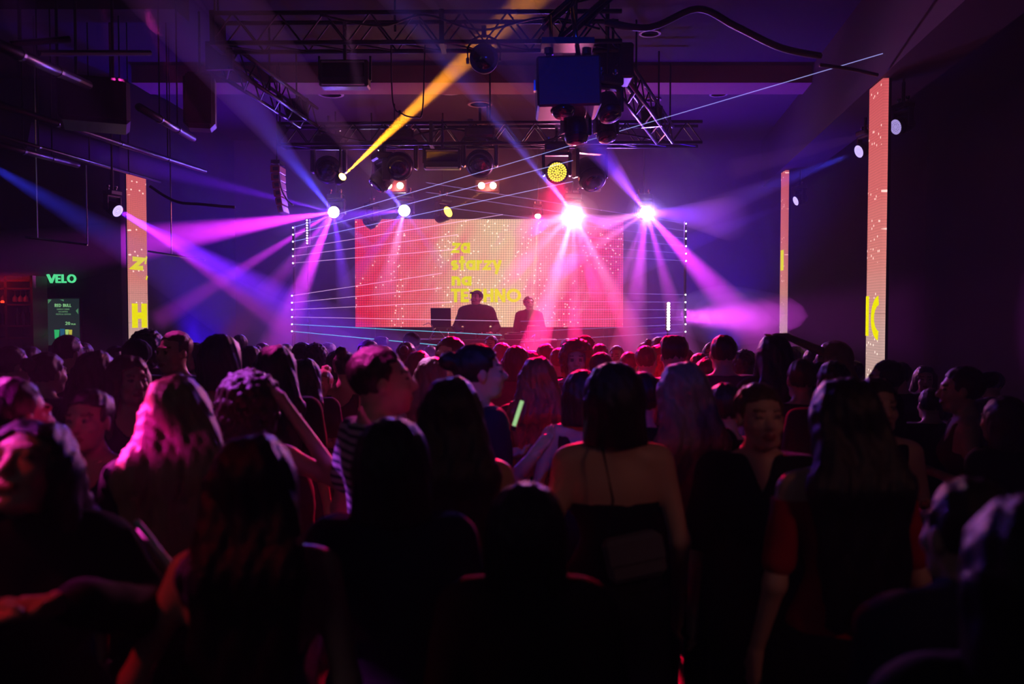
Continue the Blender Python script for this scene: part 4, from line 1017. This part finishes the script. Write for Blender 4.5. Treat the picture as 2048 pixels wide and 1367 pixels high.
# drifting smoke: a puff right of the screen and added smoke balls imitating bloom at the two brightest lamps
def smoke(c, r, dens, n, label):
    t = tag(bpy.data.objects.new('smoke', None), label, 'smoke', 'puffs of smoke', 'stuff'); col.objects.link(t); t.location = c
    m = volume('smoke', dens)
    for i in range(n):
        f = (i+1)/n; mb = MB(); N_ = 10
        mb.lathe((.15*r[0]*(1-f),0,0),(0,0,1),[(r[0]*f*math.sin(math.pi*k/N_)+.001, -r[2]*f*math.cos(math.pi*k/N_)) for k in range(N_+1)],22)
        for k in range(len(mb.v)): x,y,z = mb.v[k]; w_ = 1+.10*math.sin(5*x/r[0]+3*z/r[2]+i); mb.v[k] = (x*w_, y*r[1]/r[0]*w_, z*(1+.08*math.sin(4*x/r[0]+i)))
        mb.build('puff', m, t, True)
smoke(P(1470,632,13.0), (1.0,.7,.46), .30, 4, 'soft cloud of magenta-lit smoke right of the dotted lamp bar')
smoke(P(1145,430,14.3), (.42,.3,.40), .35, 3, 'added smoke imitating bloom around the brightest white moving head')
smoke(P(1290,428,14.3), (.36,.3,.34), .25, 3, 'added smoke imitating bloom around the blazing moving head right of the screen')
added_pool(Vector((-4.2,1.3,3.3)), 296,880,2.8, 2.2, (1,.01,.8), 1500)  # one more added off-frame spot, on the blonde hair
# ---------------------------------------------------------------- crowd
HAIR = {'dark':(.020,.011,.008),'black':(.008,.007,.008),'brown':(.07,.035,.018),'blonde':(.42,.24,.11),'ash':(.18,.12,.09),'red':(.22,.07,.025),'grey':(.20,.19,.19)}
CLOTH = {'black':(.010,.010,.012),'navy':(.012,.018,.05),'white':(.55,.55,.55),'grey':(.12,.12,.13),'lilac':(.36,.24,.42),'red':(.35,.015,.015),'denim':(.05,.08,.16),'pink':(.50,.14,.22),'green':(.03,.08,.05),'beige':(.35,.26,.18),'wine':(.10,.012,.03)}
def hair_mat(k):
    n = 'hair_'+k
    if n in MATS: return MATS[n]
    m = mat(n, HAIR[k], .42, bump=0, spec=.5); nt = m.node_tree; b = nt.nodes['Principled BSDF']
    tc = nt.nodes.new('ShaderNodeTexCoord'); mp = nt.nodes.new('ShaderNodeMapping'); mp.inputs['Scale'].default_value = (220,220,9)
    nz = nt.nodes.new('ShaderNodeTexNoise'); nz.inputs['Scale'].default_value = 1.; nz.inputs['Detail'].default_value = 3
    bp = nt.nodes.new('ShaderNodeBump'); bp.inputs['Strength'].default_value = .8; bp.inputs['Distance'].default_value = .006
    nt.links.new(tc.outputs['Object'], mp.inputs[0]); nt.links.new(mp.outputs[0], nz.inputs['Vector']); nt.links.new(nz.outputs[0], bp.inputs['Height']); nt.links.new(bp.outputs[0], b.inputs['Normal'])
    return m
def cloth_mat(k):
    n = 'cloth_'+k
    if n in MATS: return MATS[n]
    if k == 'stripe':
        m = mat(n,(.5,.5,.5),.9); nt = m.node_tree; b = nt.nodes['Principled BSDF']; tc = nt.nodes.new('ShaderNodeTexCoord'); wv = nt.nodes.new('ShaderNodeTexWave'); wv.bands_direction = 'Z'; wv.inputs['Scale'].default_value = 11
        cr = nt.nodes.new('ShaderNodeValToRGB'); cr.color_ramp.elements[0].position = .35; cr.color_ramp.elements[0].color = (.05,.06,.10,1); cr.color_ramp.elements[1].position = .5; cr.color_ramp.elements[1].color = (.5,.5,.55,1)
        nt.links.new(tc.outputs['Object'], wv.inputs['Vector']); nt.links.new(wv.outputs[0], cr.inputs[0]); nt.links.new(cr.outputs[0], b.inputs['Base Color']); return m
    return mat(n, CLOTH[k], .85, noise=.15, scale=14, bump=.4, spec=.2)
SKIN = {1:mat('skin_light',(.55,.34,.25),.5,noise=.08,scale=9), 2:mat('skin_tan',(.40,.22,.15),.5,noise=.08,scale=9)}
LIPS = mat('lips',(.30,.08,.07),.4); BROW = mat('brow_hair',(.16,.09,.06),.8); EYE_M = mat('eye',(.12,.08,.07),.3)
SHOE = mat('shoe_leather',(.012,.012,.012),.45)
CACHE = {}
def person(px, ytop, Y, rot, spec, hair='dark', top='black', bot='black', label='', skin=1, group='crowd on the dance floor', floor=0., hz=.009):
    spec = dict(spec)
    spec.setdefault('h', .0085 if Y < 3.4 else .010 if Y < 5.2 else .012)
    key = repr(sorted(spec.items(), key=lambda q: q[0]))
    if key not in CACHE:
        CACHE[key] = build_person(spec)
        me = CACHE[key]['body']
        for _ in range(4): me.materials.append(SKIN[1])
        for k_, m_ in CACHE[key].items():
            if k_ != 'body' and m_: m_.materials.append(SHOE)
    M = CACHE[key]
    q = P(px, ytop, Y); b = P(px, ytop, Y)
    hgt = (b.z-floor)/(1.775 if spec.get('hair') in ('topbun','updo') else 1.735 if spec.get('hair') != 'flat' else 1.75)
    t = thing('person', label, 'person', (b.x, Y, floor), R(rot), group); t.scale = (hgt,hgt,hgt)
    for k_, me in M.items():
        if me is None: continue
        o = add(k_, me, t)
        if k_ == 'body':
            for s_, m_ in zip(o.material_slots, (SKIN[skin], LIPS, BROW, EYE_M)): s_.link = 'OBJECT'; s_.material = m_
        else:
            m_ = hair_mat(hair) if k_ == 'hair' else cloth_mat(top) if k_ == 'top' else SHOE if k_ == 'shoes' else cloth_mat('navy') if 'cap' in k_ else cloth_mat(bot)
            o.material_slots[0].link = 'OBJECT'; o.material_slots[0].material = m_
    return t, hgt
def sp(g='f', hair='long', arms=('down','down'), top='tee', bottom='trousers', **k):
    d = dict(g=g, hair=hair, arms=arms, top=top, bottom=bottom); d.update(k); return d
# --- on the stage
person(953,580,13.45,180,sp('m','cap',('desk','desk'),'long',big=1.32,head=(-28,12,0)),'dark','black','black','broad man in a peaked cap working the DJ desk before the screen',group='people on the stage',floor=.61)
person(1058,591,13.5,172,sp('f','bun',('bent','down'),'jacket',head=(25,8,0)),'dark','black','black','woman with pinned-up hair at the right end of the DJ desk',group='people on the stage',floor=.61)
# --- nearest people, left to right
person(22,752,2.75,-35,sp('m','short',('down','bent'),'long'),'dark','black','black','short-haired man cut by the left edge, his crown edged in purple light',2)
a2, h2 = person(52,828,2.05,-150,sp('f','longf',('chest','chest'),'jacket',head=(-25,26,0),hairz=1.2,hairw=1.15),'black','black','black','long-haired person at the bottom left in a dark track jacket with pale sleeve stripes')
person(352,748,2.85,16,sp('f','long',('down','down'),'tee',hairz=1.06,hairw=1.25,head=(10,0,-8)),'blonde','black','black','long-haired blonde whose hair is lit hot pink, left of centre')
person(497,752,3.4,8,sp('f','curly',('down','hair'),'tank',head=(0,-6,4)),'brown','black','black','curly-haired woman with a raised hand in her pink-lit hair')
person(508,866,2.02,5,sp('f','long',('out','down'),'open','skirt',hairz=1.10,hairw=1.0),'black','navy','navy','large dark long-haired woman seen from behind, low left of centre')
person(757,688,3.15,-58,sp('m','short',('bent','bent'),'tee',head=(-20,6,0)),'dark','stripe','black','man in a striped shirt with a pink-lit quiff, turned to the right')
person(783,832,2.25,4,sp('f','bob',('down','down'),'tee'),'black','navy','black','short dark-haired person low in front of the striped shirt')
person(904,752,2.9,3,sp('f','long',('bent','down'),'tank',hairz=1.12,hairw=1.1),'dark','black','black','woman with long dark hair falling over a bare-armed back, just left of centre')
person(955,684,3.9,-70,sp('m','bun',('bent','hold'),'tee',head=(-10,4,0)),'black','navy','black','tall man with a hair bun in side view below the DJ, lit blue')
person(1052,962,2.0,0,sp('f','bob',('down','down'),'jacket'),'black','black','black','dark-haired person low at the bottom centre of the picture',)
person(1228,722,3.0,4,sp('f','bob',('down','down'),'strapless','skirt'),'dark','black','black','woman with a blunt bob and bare upper back in a strapless black top')
person(1366,722,3.5,10,sp('f','long',('bent','down'),'tee',hairz=1.10,hairw=1.05),'ash','black','black','woman with long straight ash-coloured hair, right of the bob')
person(1520,762,3.15,172,sp('f','bun',('down','down'),'vneck','trousers',head=(12,2,0)),'brown','black','black','woman facing the camera in a black V-neck top, her face dimly lit')
person(1690,752,2.62,6,sp('f','long',('down','down'),'off','trousers',hairz=1.02,hairw=1.1),'black','red','black','woman with long black hair in a red off-shoulder top at the right')
person(1752,752,3.7,176,sp('f','bun',('bent','down'),'tank',head=(8,0,0)),'dark','black','black','smiling woman facing the camera behind the red top',)
person(1945,952,1.75,10,sp('m','short',('down','down'),'jacket'),'black','navy','denim','person in a navy jacket at the lower right')
person(2075,985,1.25,-10,sp('f','bob',('down','front'),'long'),'black','black','black','figure cut by the right edge with a violet-edged shoulder')
# --- second rank
person(1165,738,4.2,0,sp('f','bob',('down','down'),'tank'),'dark','black','black','dark-haired person half hidden at the left of the blunt bob')
person(1284,742,3.8,-20,sp('m','short',('bent','down'),'tee'),'black','grey','black','short-haired man just right of the blunt bob, in a pale shirt')
person(1450,764,3.9,0,sp('m','short',('down','down'),'tee'),'dark','black','black','dark-haired person with a red rim left of the V-neck woman')
person(1076,712,4.8,2,sp('f','long',('down','bent'),'tee',hairz=1.0,hairw=1.2),'red','black','black','woman with long straight hair edged in red light, centre of the crowd')
person(1548,668,5.5,8,sp('f','longf',('down','head'),'tee'),'dark','black','black','woman with one hand laid on top of her head, right of centre')
person(1668,680,5.6,75,sp('f','longf',('bent','down'),'tee',head=(0,0,0)),'blonde','white','black','blonde woman turned to the left before the tall right light column')
person(1605,716,5.0,0,sp('m','short',('down','down'),'tee'),'brown','black','black','man with a pink-lit crown under the raised elbow')
person(1667,720,4.7,0,sp('m','short',('down','down'),'tee'),'black','black','black','round-headed dark-haired person in front of the blonde woman at right')
person(1775,718,5.2,60,sp('m','short',('down','down'),'long'),'dark','black','black','dark-haired person in profile overlapping the foot of the tall right light column')
person(1928,730,4.4,70,sp('f','bun',('bent','down'),'tank'),'dark','wine','black','person in side view far right, ear touched by red light')
person(2010,790,4.0,20,sp('f','bob',('down','down'),'tee'),'dark','black','black','dim figure at the far right edge, behind the navy jacket')
person(1862,775,5.6,0,sp('m','short',('down','down'),'tee'),'black','black','black','barely lit person between the smiling woman and the far right profile')
person(350,660,5.4,165,sp('m','short',('down','bent'),'tee',head=(-12,0,0)),'brown','black','black','tall man facing the camera with a pink light patch on his hair')
person(440,666,4.55,3,sp('f','bob',('down','down'),'off'),'dark','black','black','woman with a round dark bob and bare neck, left of centre')
person(552,688,4.5,0,sp('f','long',('down','down'),'tee',hairz=1.0,hairw=1.2),'black','black','black','woman with long dark hair and a thin pink rim on her crown')
person(500,690,6.3,0,sp('m','short',('down','down'),'tee'),'black','black','black','round-headed dark-haired person between the dark bob and the long-haired woman')
person(258,708,4.4,-150,sp('f','longf',('bent','down'),'tank',head=(20,0,0)),'brown','black','black','woman in half profile at left with a faint red cheek')
person(192,700,4.5,0,sp('f','long',('down','bent'),'tee',hairz=1.1),'dark','black','black','long-haired woman in shadow left of the red-cheeked one')
person(136,668,6.2,-30,sp('m','short',('down','down'),'tee'),'black','black','black','tall dark-haired person overlapping the menu screen')
person(92,702,5.0,-20,sp('f','bun',('down','down'),'tee'),'dark','black','black','person with a small pale ear below the menu screen')
person(22,690,5.4,-40,sp('m','short',('down','bent'),'tee'),'dark','black','black','dim person at the left edge below the bar shelves')
person(178,775,3.3,180,sp('f','bun',('down','down'),'tank',head=(0,4,0)),'dark','navy','black','dim-faced woman looking toward the camera in the left foreground')
person(297,664,6.8,-30,sp('m','curly',('down','down'),'tee'),'black','black','black','person with curly dark hair in front of the left light column')
person(272,678,6.0,60,sp('m','cap',('down','down'),'long'),'dark','black','black','person in a cap with a violet edge, below the left light column')
person(388,684,7.2,150,sp('f','bob',('down','down'),'tee'),'dark','black','black','person with a thin pink rim just right of the tall man')
person(690,690,6.2,-10,sp('f','updo',('half','down'),'tank'),'dark','navy','black','dark-haired woman bending her arm left of the striped-shirt man')
person(643,726,6.2,170,sp('f','updo',('cross','low'),'tank','skirt',head=(0,8,0)),'blonde','lilac','lilac','short blonde woman in a lilac dress facing the camera')
person(612,716,5.6,0,sp('f','long',('down','down'),'tee',hairz=1.0),'black','navy','black','long dark hair and back just left of the woman in lilac')
person(605,683,8.2,-60,sp('m','short',('down','down'),'tee'),'dark','black','black','person in profile with a pink forehead left of the lower laser beams')
person(864,712,5.6,-20,sp('f','long',('bent','down'),'tee',hairz=1.05),'ash','white','black','woman in a bright white top left of the long dark hair')
person(1153,683,6.3,175,sp('f','curly',('bent','down'),'tank'),'red','wine','black','curly-haired woman glowing red at centre right')
person(1202,703,6.0,0,sp('m','short',('down','down'),'tee'),'black','black','black','dark-haired person right of the curly red-lit woman')
person(1348,670,5.9,0,sp('m','flat',('down','down'),'tee'),'black','black','black','man with a flat-topped haircut edged in red, right of the screen')
person(1447,668,5.9,0,sp('m','short',('bent','down'),'tee'),'black','navy','black','tall man with a round dark head against the violet haze')
person(1292,690,6.8,-30,sp('m','short',('down','bent'),'tee'),'brown','pink','black','man with glowing red hair edge left of the flat-topped haircut')
person(900,672,6.0,150,sp('f','bob',('down','down'),'tee'),'brown','black','black','person with a bright red crown left of the man with the bun')
person(1032,690,6.6,10,sp('f','bob',('down','bent'),'tee'),'dark','wine','black','bob-haired person with red edges right of the man with the bun')
# --- farther rows built from shared figures
ARCH = [sp('m','short',h=.013),sp('f','long',('bent','down'),h=.013),sp('m','cap',('down','bent'),'long',h=.013),sp('f','bob',('down','down'),'tank',h=.013),sp('m','flat',('half','down'),h=.013),sp('f','bun',('down','down'),'tee','skirt',h=.013),sp('f','updo',('hold','down'),'tank','jeans',h=.013),sp('m','short',('bent','bent'),'jacket',h=.013),sp('f','curly',('down','down'),'tee',h=.013)]
FAR = [
 (735,678,8.2,3,'brown','pink','person with a small bun just right of the woman bending her arm'),
 (768,690,7.2,0,'ash','black','person behind the pink-lit quiff'),
 (762,672,9.6,4,'dark','black','small dark-haired person above the pink-lit quiff'),
 (823,664,9.2,2,'black','black','person in a cap left of the laptop stand'),
 (812,682,7.6,5,'dark','wine','person right of the pink-lit quiff'),
 (838,700,6.9,1,'dark','black','dim person between the quiff and the woman in white'),
 (905,690,7.4,8,'brown','black','curly person below the laptop'),
 (982,670,10.6,0,'black','black','small dark-haired person right under the DJ mixer'),
 (1003,684,8.6,3,'ash','pink','fair person with a pink rim below the DJ desk'),
 (1025,700,7.6,1,'dark','black','dark-haired person behind the red-edged long hair'),
 (1092,686,8.8,1,'brown','wine','long-haired person edged red below the folding stand'),
 (1118,694,7.6,5,'red','black','red-lit person left of the curly woman'),
 (1135,676,9.8,0,'dark','black','small person left of the orange-rimmed cap'),
 (1170,670,8.8,2,'dark','black','person in a cap with an orange-lit rim'),
 (1233,690,9.6,0,'ash','pink','faint person in the magenta glow right of the cap'),
 (1258,702,7.8,7,'brown','red','red-lit person left of the man with a glowing edge'),
 (1290,676,9.4,6,'dark','black','far person above the man with the glowing hair edge'),
 (1318,672,9.8,3,'brown','black','far person left of the flat-topped haircut'),
 (1322,694,7.2,8,'red','wine','curly red-lit person beside the flat-topped haircut'),
 (1400,704,6.9,5,'dark','black','person with a red rim left of the tall round-headed man'),
 (1412,716,6.3,0,'dark','black','lower person with red edge left of the tall round-headed man'),
 (1424,684,8.6,1,'brown','black','pink-cheeked person behind the tall round-headed man'),
 (1488,704,7.4,8,'black','black','shaggy dark-haired person right of the tall round-headed man'),
 (1515,712,8.2,1,'dark','black','dim person left of the hand-on-head woman'),
 (1590,692,8.8,4,'dark','black','far person behind the raised elbow'),
 (1625,696,7.6,0,'black','black','far dark-haired person left of the blonde woman'),
 (1710,720,7.4,5,'dark','black','dim person right of the blonde woman'),
 (1800,722,6.6,0,'black','black','dim person right of the tall light column'),
 (1850,730,7.2,1,'dark','black','farther dim person at the right, near the dark aisle'),
 (1985,742,6.8,2,'dark','black','dim capped person at the far right'),
 (480,668,9.6,0,'black','black','small far person left of the lower left laser bar'),
 (458,682,8.4,3,'dark','black','far person behind the round dark bob'),
 (410,686,8.8,1,'dark','black','far person left of the round dark bob'),
 (525,684,8.8,5,'dark','black','far person right of the small far one'),
 (572,686,9.4,0,'black','black','far person under the lower left laser bar'),
 (655,684,9.6,1,'dark','black','far person under the cyan laser beam'),
 (632,690,8.2,8,'dark','navy','far curly person above the lilac dress'),
 (672,700,7.8,3,'brown','pink','pink-lit person right of the lilac dress'),
 (330,690,8.2,6,'dark','black','far person left of the tall man'),
 (232,690,7.6,0,'black','black','far person between menu screen and light column'),
 (168,684,8.2,7,'dark','black','far person right of the menu screen'),
 (60,690,7.4,5,'dark','black','far person under the bar shelves'),
 (110,712,6.4,1,'dark','black','long-haired person below the menu screen, in shadow'),
 (860,690,9.4,7,'dark','black','far person left of the laptop stand foot'),
 (945,694,8.8,8,'brown','black','far curly person behind the hair bun'),
 (1060,700,8.6,4,'dark','wine','far flat-topped person under the folding stand'),
 (1200,686,8.4,7,'dark','black','far person right of the orange-rimmed cap'),
 (1370,696,8.2,0,'dark','black','far person right of the flat-topped haircut'),
]
for i, (px, y, Y, a, hc, tc_, lab) in enumerate(FAR):
    person(px, y, Y, ((i*37) % 60)-30 if i % 7 else 160, ARCH[a], hc, tc_, 'black', lab, 1+(i % 5 == 0))
# sleeve stripes on the track jacket (parts of the person at the bottom left)
WHITE_T = mat('white_tape',(.6,.6,.6),.6)
for sgn in (-1,1):
    e, w_, hd = ARMS['chest']; shx = .185*.94
    S_ = Vector((sgn*shx,0,1.40)); E_ = S_+Vector((sgn*e[0],e[1],e[2])); W_2 = S_+Vector((sgn*w_[0],w_[1],w_[2]))
    ax = (E_-S_).normalized(); nn = Vector((sgn,0,.35)); nn = (nn-ax*nn.dot(ax)).normalized(); bb = ax.cross(nn)
    for kk_ in (-1,0,1):
        off = nn*math.cos(kk_*.34)+bb*math.sin(kk_*.34)
        MB().tube([S_+(E_-S_)*t_+off*(.078 if t_ > .3 else .082) for t_ in (.02,.2,.4,.6,.8,1.0)], .0075, 6).build('sleeve_stripe', WHITE_T, a2, True)
# things held or worn in the crowd
gs = P(1036,826,3.75); t = thing('glow_stick', 'pale green light stick held up in the centre of the crowd', 'light stick', gs)
MB().bar((-.018,0,-.055),(.018,0,.055),.009,10).build('tube', emit('glow_green',(.45,.80,.35),.75), t, True); MB().bar((-.024,0,-.075),(-.018,0,-.055),.011,10).build('cap', BLACK, t)
bg = P(1268,1112,2.85); t = thing('handbag', 'small grey shoulder bag at the hip of the woman in the strapless top', 'handbag', bg)
MB().box((0,0,0),(.20,.08,.15),Matrix.Rotation(R(-12),3,'Y'),.02).build('bag_body', cloth_mat('grey'), t); MB().box((0,-.045,.03),(.19,.012,.08),Matrix.Rotation(R(-12),3,'Y'),.004).build('flap', cloth_mat('grey'), t)
MB().tube([Vector((-.09,0,.07)), P(1226,1000,2.80)-bg, P(1206,900,2.83)-bg, P(1203,858,2.93)-bg],.005).build('strap', CABLE, t)
